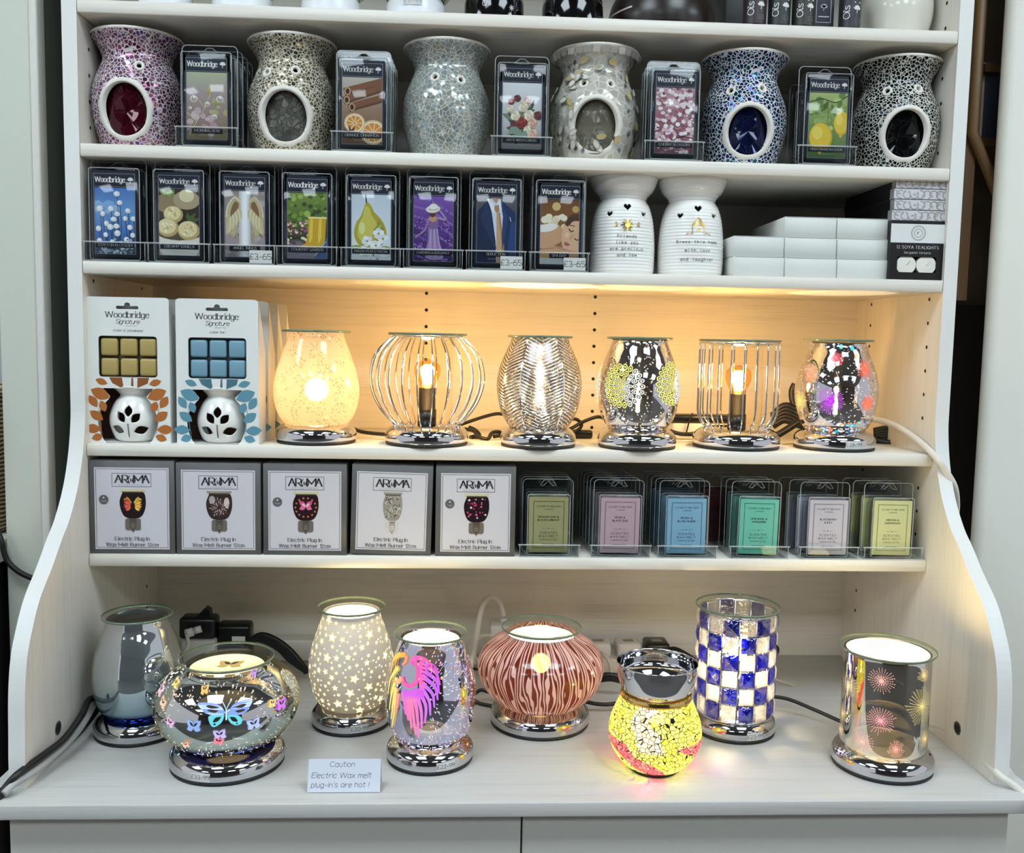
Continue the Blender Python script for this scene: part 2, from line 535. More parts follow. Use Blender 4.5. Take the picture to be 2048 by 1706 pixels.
# ---------------------------------------------------------------- materials
WOOD_X = mat_wood('white_laminate_across', 0); WOOD_Z = mat_wood('white_laminate_upright', 2)
BAND = mat('white_edge_band', (226, 226, 222), .4, 0., .012, 40)
WOOD_TOP_SHADED = mat_wood('white_laminate_worktop_shaded', 0, (200, 199, 195), .38)  # same laminate, darkened all over for the shadow falling on the worktop
CHROME = mat('chrome', (205, 206, 210), .045, 1., .01)
RUBBER = mat('black_rubber', (14, 14, 15), .5)
BLACK = mat('black_plastic', (10, 10, 11), .3)
CORD = mat('black_cord', (12, 12, 13), .42)
WCORD = mat('white_cord', (222, 218, 208), .45)
WPLAS = mat('white_plastic', (226, 225, 220), .35)
CERAM = mat('white_glazed_ceramic', (236, 235, 230), .12, 0., .015, 30)
DARK = mat('dark_recess', (16, 14, 12), .8)
PRINT = mat_print(); GLOSSY_PRINT = mat_print('coated_card', .16, .5)
FOIL = mat('gold_foil', (205, 170, 85), .22, 1.)
CLEAR = mat_clear('clear_plastic', (240, 243, 244), .025, .7, .05)
CLEARW = mat_clear('clear_tray_plastic', (246, 248, 248), .04, .8, .08)
GLASS = mat_clear('dish_glass', (246, 250, 246), .03, 1., .02)
GEDGE = mat('green_glass_edge', (112, 128, 106), .1, 0., .03)
GLOW = mat_glow('lit_pattern', 10.); GLOW_MID = mat_glow('lit_top', 1.6); GLOW_LOW = mat_glow('lit_pattern_soft', .8)
MATT = mat_print('matt_ink', .9, .05)
EDGE = NT('plastic_edge_glint'); EDGE = EDGE.end(EDGE.n('MixShader', i0=.36, i1=EDGE.n('BsdfTransparent', Color=(1, 1, 1, 1)), i2=EDGE.n('BsdfPrincipled', Base_Color=(.8, .84, .86, 1), Roughness=.15)))  # half-white bead: edge highlights put into the colour
WAXD = mat('dark_wax', (38, 42, 48), .35)

# ---------------------------------------------------------------- room shell
def struct(name, mb, loc=None):
    o = mb.build(name, loc=loc); o['kind'] = 'structure'; return o
plaster = mat('shop_plaster', (178, 182, 178), .8); floor_m = mat('grey_shop_floor', (84, 80, 76), .5, 0., .1, 6)
b = MB(); b.box(-3.2, 3.2, -5.2, .6, FLOOR_Z-.05, FLOOR_Z, floor_m); struct('floor', b)
b = MB(); b.box(-3.2, 3.2, -5.2, .6, CEIL_Z, CEIL_Z+.05, mat('ceiling_tile', (120, 122, 122), .9)); struct('ceiling', b)
b = MB(); b.box(-3.2, 3.2, .42, .5, FLOOR_Z, CEIL_Z, plaster); struct('wall_back', b)
# the far side of the shop: dark stock from floor to ceiling
t = NT('far_shop_stock'); br = t.n('TexBrick', Vector=t.coords((1, 1, 1)), Scale=2.2)
br.inputs['Color1'].default_value = rgba((46, 44, 48)); br.inputs['Color2'].default_value = rgba((70, 56, 58)); br.inputs['Mortar'].default_value = rgba((22, 22, 24)); br.inputs['Mortar Size'].default_value = .03
far_m = t.end(t.n('BsdfPrincipled', Base_Color=br, Roughness=.6))
b = MB(); b.box(-3.2, 3.2, -5.2, -5.1, FLOOR_Z, CEIL_Z, far_m); struct('wall_front', b)
# a pale pillar on each side of the unit
pil_m = mat('pale_green_grey_paint', (200, 204, 190), .55, 0., .02); trim_m = mat('cream_edge_trim', (214, 212, 204), .5, 0., .02)
xl0, xl1, xl2 = xat(9, .03, .3), xat(75, .03, .5), xat(91.5, .03, .5)
b = MB(); b.box(xl0, xl1, .03, .40, FLOOR_Z, CEIL_Z, pil_m, bev=.002); struct('wall_left', b)
b = MB(); b.box(xl1, xl2, .027, .05, FLOOR_Z, CEIL_Z, trim_m, bev=.002); struct('trim_left', b)
gmat = mat('grey_green_gap_shade', (92, 100, 92), .7)  # dark tone paints in the shade of the gap beside the unit
b = MB(); b.box(xl1+.001, xl2-.001, .0505, .40, FLOOR_Z, CEIL_Z, gmat); b.box(xl2-.001, -.57, .30, .41, FLOOR_Z, CEIL_Z, gmat); struct('trim_gap', b)
pr_m = mat('grey_white_pillar_paint', (232, 231, 220), .6, 0., .03, 14)
xr0 = xat(1983, .07, .55)
b = MB(); b.box(xr0, 1.5, .07, .096, FLOOR_Z, CEIL_Z, pr_m, bev=.012, seg=5); struct('wall_right', b)

# ceiling lights of the shop, one thing each
lit = NT('fluorescent_panel'); lit_m = lit.end(lit.n('Emission', Color=(.80, .92, 1., 1), Strength=CEIL_POWER))
frame_m = mat('white_light_frame', (225, 226, 226), .4)
def ceiling_light():
    r = thing('ceiling_light', '', 'light')
    f = MB(); f.plate([(-.32, -.32), (.32, -.32), (.32, .32), (-.32, .32)], [[(-.29, -.29), (.29, -.29), (.29, .29), (-.29, .29)]], 0, .03, frame_m)
    f.v = [(x, z, -y) for x, y, z in f.v]; f.f = [q[::-1] for q in f.f]; f.build('frame', r)
    d = MB(); d.box(-.29, .29, -.29, .29, -.025, -.02, lit_m); d.build('diffuser', r)
    return r
k = 0; first = None
for jy, y in enumerate((-.95, -2.6)):
    for jx, x in enumerate((-1.9, -.62, .62, 1.9)):
        lab = ('square lit ceiling panel, %s from the left in the %s row' %
               (('first', 'second', 'third', 'fourth')[jx], ('nearer', 'farther')[jy]))
        if first is None: first = ceiling_light(); o = first; o.location = (x, y, CEIL_Z-.004); o['label'] = lab; o['group'] = 'ceiling panels'
        else: dup(first, (x, y, CEIL_Z-.004), 0, lab, 'ceiling panels')

# ---------------------------------------------------------------- the shelving unit
unit = thing('shelving_unit', 'white wood-grain display shelving unit with curved side panels and five visible shelves', 'shelving unit', (0, 0, 0))
pp = [(-.184, 0), (-.1845, .03), (-.183, .06), (-.1805, .105), (-.173, .144), (-.158, .174), (-.137, .203), (-.104, .231), (-.077, .257), (-.054, .277), (-.028, .312), (-.0105, .352), (-.001, .395), (0, .43)]
pp = [tuple(p) for p in smooth_path(pp, 4)]+[(0, 1.16)]
for sx in (-1, 1):
    b = MB(); x0, x1 = (sx*HW, sx*(HW+.018)) if sx > 0 else (sx*(HW+.018), sx*HW)
    out = pp+[(DEP+.012, 1.16), (DEP+.012, 0)]
    n = len(out); vb = len(b.v)
    b.v.extend([(x0, p[0], p[1]) for p in out]); b.v.extend([(x1, p[0], p[1]) for p in out])
    for tr in tessellate_polygon([[Vector((p[0], p[1], 0)) for p in out]]):
        b.face([vb+i for i in tr], WOOD_Z); b.face([vb+n+i for i in tr][::-1], WOOD_Z)
    for i in range(n): b.face((vb+i, vb+(i+1) % n, vb+n+(i+1) % n, vb+n+i), BAND, sm=False)
    xi = x1 if sx < 0 else x0; e = .0004*(-sx)
    # rows of shelf-pin holes, and a capped screw low down
    def disc(y, z, r, m):
        b.quadpts([(xi+e, y+r*math.cos(2*PI*q/12), z+r*math.sin(2*PI*q/12)) for q in range(12)], m)
    for yc in (.035, .215):
        for q in range(34):
            z = .09+q*.032
            if yc < .1 and z < .25: continue
            if min(abs(z-ZS[s_]+TH/2) for s_ in (1, 2, 3, 4, 5)) > .014: disc(yc, z, .0025, DARK)
    px, py = ((116, 1456) if sx < 0 else (1915, 1456)); d_ = ray(px, py); tt = (xi-CAM[0])/d_[0]; p_ = CAM+d_*tt
    disc(float(p_[1]), float(p_[2]), .0085, mat('grey_screw_cap', (70, 72, 72), .5)); e *= 1.6
    disc(float(p_[1]), float(p_[2]), .006, DARK)
    bm_o = b.build('side_panel', unit)
b = MB(); b.box(-HW, HW, DEP, DEP+.012, 0, 1.16, WOOD_X)
for px in (852, 1188):
    x0 = xat(px, DEP, .5)
    for q in range(34):
        z = zat(620 if px == 852 else 627, x0, DEP)+(.0256*(5-q))*1.
        if 0.02 < z < 1.15 and z > .19: b.quadpts([(x0+.0026*math.cos(2*PI*j/12), DEP-.0004, z+.0026*math.sin(2*PI*j/12)) for j in range(12)], DARK)
b.build('back_panel', unit)
for s_ in (1, 2, 3, 4, 5):
    b = MB(); b.box(-HW+.0004, HW-.0004, 0, DEP, ZS[s_]-TH, ZS[s_], WOOD_X, bev=.0012, seg=1); b.build('shelf', unit)
b = MB(); b.box(-HW, HW, 0, DEP, 1.145, 1.161, WOOD_X, bev=.0012, seg=1); b.build('top_board', unit)
# worktop and the cupboard below it
b = MB(); b.box(-.592, .592, -.2213, DEP+.012, -.0172, -.0002, WOOD_TOP_SHADED, bev=.0015, seg=2)
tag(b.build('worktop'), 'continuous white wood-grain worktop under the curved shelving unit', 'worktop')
cab = thing('base_cabinet', 'off-white two-door base cabinet below the worktop', 'cabinet', (0, 0, FLOOR_Z))
CABW = mat('off_white_door_laminate', (196, 196, 186), .5, 0., .03, 120)
b = MB(); b.box(-.56, .56, -.18, DEP+.01, .0, -.0178-FLOOR_Z, CABW); b.build('carcass', cab)
xs = xat(1043.5, -.2, -.04)
for x0, x1 in ((-.562, xs-.001), (xs+.001, .562)):
    b = MB(); b.box(x0, x1, -.199, -.1802, .05, -.0192-FLOOR_Z, CABW, bev=.0015); d = b.build('door', cab)
    h = MB(); h.tube([(xs+(.03 if x0 > 0 else -.03), -.2, .35), (xs+(.03 if x0 > 0 else -.03), -.222, .37), (xs+(.03 if x0 > 0 else -.03), -.222, .5), (xs+(.03 if x0 > 0 else -.03), -.2, .52)], .005, CHROME); h.build('handle', d)

# ---------------------------------------------------------------- what shows past the sides
# brown wooden bookcase beyond the right panel
BR = mat('brown_wood', (98, 70, 40), .5, 0., .2, 9); BRL = mat('light_brown_wood', (120, 92, 58), .5, 0., .15, 12)
bc = thing('wooden_bookcase', 'brown wooden bookcase with sloped rail, seen in the gap beyond the white unit', 'bookcase', (.572, .12, FLOOR_Z))
zl_ = zat(600, .62, .12)-FLOOR_Z
b = MB(); b.box(.002, .075, 0, .02, zl_, 1.9, BR); b.build('side_board', bc)
b = MB(); b.box(-.0, .55, .13, .15, 0, zl_, mat('brown_wood_shade', (40, 26, 15), .7)); b.build('lower_shade_board', bc)  # dark board paints in the shade low in the gap
b = MB(); b.box(.077, .55, .15, .165, zl_, 1.9, mat('pale_brown_back', (118, 98, 80), .6)); b.build('back_board', bc)
zr = zat(118, .68, .12)-FLOOR_Z
b = MB(); b.box(.092, .55, .02, .15, zr-.012, zr, BR); b.build('shelf', bc)
zr = zat(268, .65, .12)-FLOOR_Z
b = MB(); b.tube([(.066, -.006, zr+.5), (.066, -.006, zr), (.135, -.006, zr-.14)], .009, BRL, seg=4, raw=True); b.build('sloped_rail', bc)
b = MB(); b.box(.092, .55, .02, .15, zr-.012, zr, BR); b.build('shelf', bc)
bk = thing('book', 'dark blue book standing in the brown bookcase by the pillar', 'book', (.672, .2, zr+FLOOR_Z))
b = MB(); b.box(0, .03, -.05, .05, 0, .11, mat('dark_blue_cover', (58, 66, 84), .5), bev=.001); b.build('cover', bk)
b = MB(); b.box(-.006, -.0005, -.048, .048, .002, .108, mat('book_pages', (214, 190, 176), .8)); b.build('pages', bk)
# slivers beyond the left pillar
WK = NT('wicker'); wv = WK.n('TexWave', {'bands_direction': 'Z'}, Vector=WK.coords(), Scale=55., Distortion=2.5)
wr = WK.ramp(wv.outputs[0], [(.1, (60, 44, 30)), (.6, (170, 140, 100)), (1, (215, 200, 170))]); WKm = WK.end(WK.n('BsdfPrincipled', Base_Color=wr, Roughness=.7))
xb = xat(4, .05, .34)-.11
bs = thing('wicker_basket', 'woven wicker basket on a ledge beyond the left pillar', 'basket', (xb, .08, zat(1062, xb+.1, .08)))
b = MB(); b.lathe(sprof([(0, 0), (.095, 0), (.108, .05), (.112, .12), (.11, .19)]), WKm, 40); b.build('bowl', bs)
b = MB(); b.tube([(.111*math.cos(2*PI*q/24), .111*math.sin(2*PI*q/24), .19) for q in range(24)], .006, WKm, closed=True, raw=True); b.build('rim', bs)
ld = thing('side_ledge', 'pale ledge on a dark stand beyond the left pillar', 'ledge', (xb, .08, FLOOR_Z))
zl = zat(1062, xb+.1, .08)-FLOOR_Z
b = MB(); b.box(-.2, .118, -.12, .2, zl-.03, zl-.0005, trim_m, bev=.002); b.build('top', ld)
b = MB(); b.box(-.19, .108, -.1, .19, 0, zl-.0305, DARK); b.build('stand', ld)

# ---------------------------------------------------------------- small pictures printed on the wax melt cards (90 x 152)
NAVY = (26, 30, 48); CREAM = (232, 230, 222)
def splat(c, n, x0, y0, x1, y1, r0, r1, cols, lay=4):
    for i in range(n):
        if i % max(1, n//lay) == 0: c.up()
        r = rnd.uniform(r0, r1); c.ell(rnd.uniform(x0, x1), rnd.uniform(y0, y1), r, r*rnd.uniform(.7, 1.1), rnd.choice(cols), n=8, up=False)
def art_dew(c):
    c.grad(0, 0, 90, 152, [(0, (120, 108, 70)), (.35, (150, 128, 112)), (.7, (168, 150, 150)), (1, (178, 186, 150))])
    splat(c, 26, 0, 5, 60, 70, 4, 11, [(176, 142, 150), (196, 166, 170), (150, 120, 118), (205, 184, 186)])
    splat(c, 8, 50, 60, 90, 120, 5, 10, [(178, 170, 120), (160, 150, 96)])
    for p in ([(5, 10), (22, 40), (40, 72), (54, 110), (62, 140)], [(40, 72), (60, 86), (86, 112)], [(40, 72), (22, 96), (6, 106)], [(22, 40), (8, 54), (0, 60)]): c.curve(p, 1.6, (206, 196, 140))
    for x, y, r in ((16, 92, 8), (46, 80, 6), (74, 92, 8), (62, 52, 6), (8, 70, 4)):
        c.ell(x, y, r, r, (228, 226, 220)); c.ell(x, y-1, r*.75, r*.75, (176, 160, 150)); c.ell(x+1, y+r*.4, r*.3, r*.3, (250, 250, 250))
def art_cinnamon(c):
    c.grad(0, 0, 90, 152, [(0, (96, 66, 44)), (.5, (150, 118, 92)), (1, (196, 186, 172))])
    for i, (x, y, l, a) in enumerate(((4, 118, 105, .28), (2, 98, 105, .34), (14, 82, 95, .3))):
        ca, sa = math.cos(a), math.sin(a); h = 9
        for o, col in ((0, (96, 58, 36)), (5, (128, 80, 50))):
            c.poly([(x-o*0-sa*(-h+o), y+ca*(-h+o)), (x+l*ca-sa*(-h+o), y+l*sa+ca*(-h+o)), (x+l*ca-sa*h, y+l*sa+ca*h), (x-sa*h, y+ca*h)], col)
        c.ell(x+8, y+2, 7, 9, (206, 160, 118)); c.ell(x+8, y+2, 4.5, 6.5, (52, 28, 18))
    for x, y, r in ((70, 28, 30), (28, 48, 24)):
        c.ell(x, y, r, r*.95, (222, 186, 138)); c.ell(x, y, r*.86, r*.82, (245, 232, 200)); c.ell(x, y, r*.76, r*.72, (216, 142, 62))
        for k in range(9):
            a = 2*PI*k/9; c.line([(x, y), (x+r*.75*math.cos(a), y+r*.72*math.sin(a))], 1.6, (246, 222, 170), up=(k == 0))
    c.star(20, 26, 20, (70, 40, 26), .3, .3, 7); c.star(20, 26, 12, (110, 66, 42), .1, .3, 7)
def art_flowers(c):
    c.grad(0, 0, 90, 152, [(0, (120, 116, 112)), (.4, (196, 194, 194)), (1, (226, 226, 228))])
    for i in range(26): c.leaf(45+rnd.uniform(-20, 20), 62+rnd.uniform(-34, 36), rnd.uniform(20, 34), rnd.uniform(4, 8), rnd.uniform(0, 6.28), rnd.choice([(74, 88, 64), (96, 110, 82), (58, 66, 52), (122, 132, 112)]), up=i % 6 == 0)
    for x, y, r, k in ((44, 62, 14, 'r'), (30, 76, 11, 'c'), (62, 78, 12, 'c'), (48, 98, 12, 'c'), (70, 60, 11, 'p'), (28, 54, 10, 'd'), (70, 34, 13, 'p'), (34, 116, 8, 'd'), (58, 112, 8, 'p'), (82, 78, 10, 'd'), (18, 92, 8, 'c'), (58, 44, 9, 'c'), (20, 108, 7, 'r')):
        cs = {'r': ((128, 44, 44), (164, 74, 66)), 'c': ((216, 200, 168), (244, 234, 212)), 'p': ((206, 156, 136), (234, 196, 176)), 'd': ((92, 44, 48), (128, 66, 70))}[k]
        for q in range(5):
            a = q*1.256; c.ell(x+r*.4*math.cos(a), y+r*.4*math.sin(a), r*.66, r*.66, cs[q % 2], n=10, up=q == 0)
        c.ell(x, y, r*.42, r*.42, cs[0], n=10); c.ell(x, y, r*.2, r*.2, cs[1], n=8)
    for x, y in ((30, 22), (48, 18), (16, 34)): c.leaf(x, y, 26, 9, .4+x*.02, (132, 150, 134))
def art_cherry(c):
    c.grad(0, 0, 90, 152, [(0, (120, 66, 78)), (.5, (150, 92, 100)), (1, (196, 160, 164))])
    splat(c, 220, 0, 0, 90, 152, 3, 7, [(222, 186, 192), (240, 220, 222), (196, 140, 150), (160, 96, 108), (250, 240, 240), (132, 74, 86)], 14)
    for i in range(16): c.star(rnd.uniform(6, 84), rnd.uniform(40, 148), 6.5, (246, 230, 232), rnd.random(), .6, up=i % 8 == 0)
    c.curve([(0, 30), (30, 24), (60, 40), (90, 36)], 2, (84, 50, 52))
def art_lemon(c):
    c.grad(0, 0, 90, 152, [(0, (76, 104, 46)), (.5, (116, 146, 74)), (1, (172, 186, 116))])
    splat(c, 30, 0, 60, 90, 152, 5, 13, [(150, 172, 96), (190, 200, 130), (106, 134, 70), (132, 152, 84)])
    c.curve([(0, 128), (30, 138), (62, 130), (90, 146)], 2.2, (58, 52, 40)); c.curve([(40, 136), (46, 108), (44, 82)], 1.6, (96, 110, 50)); c.curve([(70, 134), (74, 116)], 1.6, (70, 66, 40))
    for x, y, l, a in ((46, 132, 30, -2.2), (52, 128, 34, -1.2), (20, 134, 26, -1.0), (76, 138, 24, -1.9)): c.leaf(x, y, l, 6, a, rnd.choice([(96, 128, 52), (70, 98, 44)]))
    for x, y, rx, ry in ((30, 48, 28, 34), (78, 82, 19, 28)):
        c.ell(x, y, rx, ry, (206, 168, 40), n=22); c.ell(x-1, y+2, rx*.9, ry*.92, (226, 192, 56), n=22); c.ell(x-rx*.3, y+ry*.3, rx*.45, ry*.45, (238, 212, 96)); c.ell(x-1, y-ry-1, 4, 5, (206, 170, 50))
def art_cotton(c):
    c.grad(0, 0, 90, 152, [(0, (70, 92, 120)), (.3, (64, 116, 186)), (.65, (110, 156, 210)), (1, (74, 118, 186))])
    splat(c, 9, 0, 90, 50, 130, 6, 14, [(150, 186, 224), (134, 174, 220)])
    pts = [(50, 138), (56, 118), (36, 104), (12, 104), (18, 92), (50, 92), (74, 100), (68, 82), (86, 82), (26, 70), (42, 80), (8, 58), (34, 62), (48, 64), (78, 62), (50, 48), (24, 44), (84, 44), (10, 30), (38, 28), (70, 34), (60, 16), (84, 20), (20, 14)]
    for x, y in pts: c.curve([(x, y), (x+3, y*.55), (x+rnd.uniform(-8, 14), 0)], 1.3, (54, 62, 66), n=3)
    for x, y in pts: c.ell(x, y, rnd.uniform(5, 7.5), rnd.uniform(5.5, 7.5), (224, 226, 228), n=10, up=False); c.ell(x-1, y+2, 3.5, 3.5, (246, 246, 246), n=8, up=False)
    splat(c, 60, 0, 0, 90, 34, 2, 5, [(120, 138, 156), (164, 176, 188), (70, 84, 96), (206, 212, 216)], 3)
def art_vanilla(c):
    c.grad(0, 0, 90, 152, [(0, (176, 162, 140)), (.2, (206, 196, 178)), (.3, (46, 36, 28)), (1, (58, 50, 38))])
    c.ell(22, 120, 30, 24, (150, 128, 96)); c.ell(62, 128, 30, 22, (176, 156, 124)); c.ell(62, 138, 17, 15, (226, 212, 172)); c.ell(20, 146, 16, 12, (120, 140, 66))
    splat(c, 12, 4, 138, 36, 152, 3, 6, [(96, 122, 52), (140, 160, 80)])
    for x, y, l, a in ((64, 76, 30, .9), (66, 78, 28, .3), (70, 70, 22, -.5), (66, 80, 20, 1.7)): c.leaf(x, y, l, 5, a, (76, 96, 50))
    c.spoly([(-4, 52), (45, 34), (94, 52), (88, 10), (70, -4), (20, -4), (2, 10)], (226, 220, 206)); c.ell(45, 50, 50, 15, (92, 78, 60))
    for x, y, r in ((32, 94, 22), (20, 64, 24), (66, 58, 25)):
        c.ell(x, y, r, r*.9, (190, 166, 112)); c.ell(x-2, y+3, r*.85, r*.74, (232, 214, 162)); splat(c, 12, x-r*.5, y-r*.4, x+r*.5, y+r*.6, 2, 4, [(246, 236, 200), (206, 182, 124)], 1)
def art_wings(c):
    c.grad(0, 0, 90, 152, [(0, (150, 132, 140)), (.5, (176, 160, 160)), (1, (146, 136, 128))])
    splat(c, 40, 0, 0, 90, 152, 5, 12, [(168, 152, 156), (186, 172, 168), (140, 126, 126)])
    for wd, col in ((13, (206, 200, 200)), (9, (228, 226, 224)), (5, (246, 246, 246))): c.rect(45-wd, 0, 45+wd, 152, col)
    for sg in (-1, 1):
        X = lambda x: 45+sg*x
        c.spoly([(X(10), 134), (X(24), 138), (X(38), 118), (X(43), 96), (X(42), 74), (X(36), 58), (X(24), 46), (X(20), 62), (X(12), 88), (X(10), 112)], (196, 178, 136))
        c.spoly([(X(14), 124), (X(22), 128), (X(30), 112), (X(32), 94), (X(22), 84), (X(15), 98)], (134, 100, 72))
        for k in range(9):
            a = k/8; c.leaf(X(13+24*a*.9), 116-8*k*.4, 46-18*(1-a), 4, -PI/2-sg*.18+sg*.35*a, (226, 214, 178) if k % 2 else (206, 190, 146))
        c.curve([(X(10), 128), (X(24), 137), (X(38), 116), (X(42), 92)], 2.5, (236, 228, 200)); c.curve([(X(20), 60), (X(16), 30), (X(13), 8)], 3, (196, 176, 136))
def art_garden(c):
    c.grad(0, 0, 90, 152, [(0, (130, 124, 138)), (.24, (120, 112, 118)), (.3, (40, 46, 26)), (.6, (86, 106, 48)), (1, (126, 146, 66))])
    splat(c, 60, 0, 74, 90, 152, 3, 8, [(120, 152, 60), (158, 182, 92), (88, 116, 44), (60, 76, 36)])
    splat(c, 90, 0, 34, 52, 86, 2, 4.5, [(150, 96, 120), (214, 196, 140), (88, 60, 72), (60, 84, 36), (236, 226, 190), (128, 60, 80)], 6)
    for o in (0, 20):
        c.poly([(48+o, 96), (68+o, 96), (66+o, 44), (58+o, 26), (28+o*.9, 18), (26+o*.9, 26), (42+o, 36), (46+o, 56)], (206, 164, 44)); c.poly([(52+o, 94), (58+o, 94), (57+o, 48), (50+o, 34), (49+o, 54)], (232, 200, 86)); c.rect(47+o, 93, 69+o, 97, (240, 222, 150))
        c.line([(26+o*.9, 18), (58+o, 26)], 3, (60, 44, 30))
    c.poly([(70, 20), (92, 54), (92, -2), (60, -2)], (76, 98, 138)); c.line([(62, 6), (86, 40)], 3, (206, 170, 160))
def art_pear(c):
    c.grad(0, 0, 90, 152, [(0, (224, 226, 222)), (.4, (216, 224, 228)), (1, (198, 210, 220))])
    c.spoly([(30, 128), (36, 134), (44, 128), (52, 112), (70, 92), (80, 66), (72, 38), (46, 26), (18, 34), (6, 58), (10, 84), (22, 104)], (176, 164, 54))
    c.spoly([(30, 124), (40, 122), (46, 104), (58, 84), (58, 58), (36, 40), (16, 52), (16, 80), (26, 102)], (206, 196, 92)); c.spoly([(62, 94), (74, 72), (68, 46), (56, 56), (58, 80)], (160, 132, 44)); c.ell(24, 74, 7, 14, (226, 222, 150))
    c.curve([(34, 132), (33, 142), (31, 156)], 3.2, (70, 50, 34))
    for x, y, l, a in ((50, 50, 44, 1.1), (30, 20, 34, 2.8), (60, 20, 34, .3), (40, 12, 30, -.6)): c.leaf(x, y, l, 9, a, (140, 158, 72)); c.leaf(x, y, l*.9, 4, a, (178, 190, 108), up=False)
    for x, y in ((56, 34), (36, 44), (72, 50), (28, 20), (50, 12), (76, 18), (62, 62)):
        for q in range(5): c.ell(x+7*math.cos(q*1.256+x), y+7*math.sin(q*1.256+x), 6.5, 6, (238, 240, 242) if q % 2 else (222, 226, 232), n=10, up=q == 0)
        c.ell(x, y, 2.6, 2.6, (150, 140, 60), n=8)
def art_lavender(c):
    c.grad(0, 0, 90, 152, [(0, (58, 36, 84)), (.5, (92, 56, 138)), (1, (122, 84, 168))])
    for i in range(7): c.curve([(0, 150-i*22), (40, 140-i*24), (90, 110-i*24)], 5, rnd.choice([(108, 70, 156), (140, 102, 184), (76, 46, 112)]))
    splat(c, 150, 0, 0, 90, 96, 1, 3, [(128, 84, 160), (74, 44, 104), (160, 122, 190), (52, 30, 74)], 6)
    c.spoly([(33, 78), (54, 78), (58, 50), (68, 8), (28, 8), (33, 50)], (164, 138, 184))
    for k in range(6): c.line([(36+k*3.6, 76), (30+k*7, 8)], 1.2, (196, 178, 212) if k % 2 else (120, 92, 150), up=k == 0)
    c.spoly([(32, 104), (54, 104), (54, 78), (34, 78)], (128, 98, 150)); c.curve([(34, 100), (24, 72), (4, 56)], 4, (170, 140, 176)); c.curve([(54, 102), (74, 98), (60, 118)], 4.5, (170, 140, 180))
    c.ell(44, 100, 9, 8, (196, 150, 120)); c.ell(43, 112, 7, 9, (96, 60, 40)); c.ell(44, 122, 17, 9, (226, 218, 206), .12); c.ell(45, 126, 10, 9, (240, 234, 224), .1); c.curve([(35, 122), (45, 120), (54, 123)], 1.5, (150, 130, 120))
def art_suit(c):
    c.grad(0, 0, 90, 152, [(0, (34, 46, 74)), (.6, (52, 60, 84)), (1, (96, 90, 92))])
    c.poly([(-2, -2), (-2, 116), (24, 146), (40, 100), (46, -2)], (30, 42, 72)); c.poly([(92, -2), (92, 116), (54, 148), (56, 100), (44, -2)], (34, 52, 92)); c.poly([(70, -2), (92, -2), (92, 100), (78, 96)], (44, 70, 120))
    c.poly([(24, 150), (52, 150), (60, 110), (62, 40), (60, -2), (46, -2), (44, 50), (34, 118)], (214, 218, 230)); c.poly([(30, 154), (52, 154), (44, 138)], (190, 150, 124)); c.poly([(22, 150), (42, 132), (38, 114)], (236, 238, 244)); c.poly([(54, 152), (44, 134), (58, 118)], (226, 230, 240))
    c.poly([(40, 134), (50, 136), (52, 122), (46, 116), (40, 124)], (176, 136, 100)); c.poly([(45, 118), (52, 120), (64, 40), (62, -2), (46, -2), (46, 44)], (200, 162, 124)); c.poly([(50, 116), (53, 118), (64, 40), (58, 10), (58, 50)], (168, 128, 94))
    c.poly([(22, 146), (8, 104), (44, 30), (46, 34), (32, 112)], (40, 54, 88)); c.poly([(56, 146), (72, 104), (60, 30), (58, 60), (60, 110)], (46, 66, 108)); c.line([(76, 108), (79, 98)], 2, (200, 196, 190))
def art_spa(c):
    c.grad(0, 0, 90, 152, [(0, (86, 58, 38)), (.2, (150, 110, 78)), (.5, (150, 100, 56)), (1, (110, 72, 40))])
    splat(c, 6, 20, 90, 86, 136, 8, 12, [(196, 160, 92), (214, 184, 120)]); splat(c, 14, 8, 84, 56, 120, 5, 9, [(240, 230, 204), (228, 212, 176)])
    c.spoly([(0, 80), (20, 92), (44, 90), (56, 78), (52, 56), (20, 40), (-2, 40)], (206, 160, 124)); c.spoly([(0, 92), (30, 96), (40, 88), (24, 78), (0, 76)], (238, 232, 224))
    c.spoly([(52, 82), (60, 104), (80, 110), (92, 104), (92, 30), (70, 24), (54, 38), (50, 60)], (222, 178, 142)); c.spoly([(56, 96), (70, 116), (92, 118), (92, 104), (76, 102), (64, 90)], (84, 56, 38))
    c.curve([(66, 84), (72, 78), (78, 80)], 2.4, (70, 42, 30)); c.curve([(80, 62), (86, 58), (90, 60)], 2.2, (70, 42, 30)); c.curve([(64, 94), (74, 92), (80, 90)], 2, (110, 70, 46)); c.curve([(78, 70), (70, 62), (72, 58)], 1.8, (190, 138, 106)); c.spoly([(58, 54), (66, 50), (70, 46), (62, 44), (56, 48)], (176, 96, 88)); c.ell(62, 70, 5, 7, (236, 198, 164))
    c.spoly([(-4, 30), (20, 44), (50, 40), (94, 26), (94, 10), (-4, 10)], (206, 158, 120)); c.line([(0, 34), (40, 40), (60, 34)], 1.5, (160, 112, 80)); c.rect(0, -2, 90, 14, (196, 196, 192))
def art_dark(c):
    c.grad(0, 0, 90, 152, [(0, (60, 66, 36)), (.3, (50, 36, 26)), (1, (70, 44, 34))])
    for p in ([(10, 20), (30, 70), (20, 130)], [(30, 70), (60, 100)]): c.curve(p, 2, (30, 22, 18))
    splat(c, 20, 5, 10, 85, 60, 5, 10, [(92, 96, 52), (60, 40, 30), (116, 74, 50)])
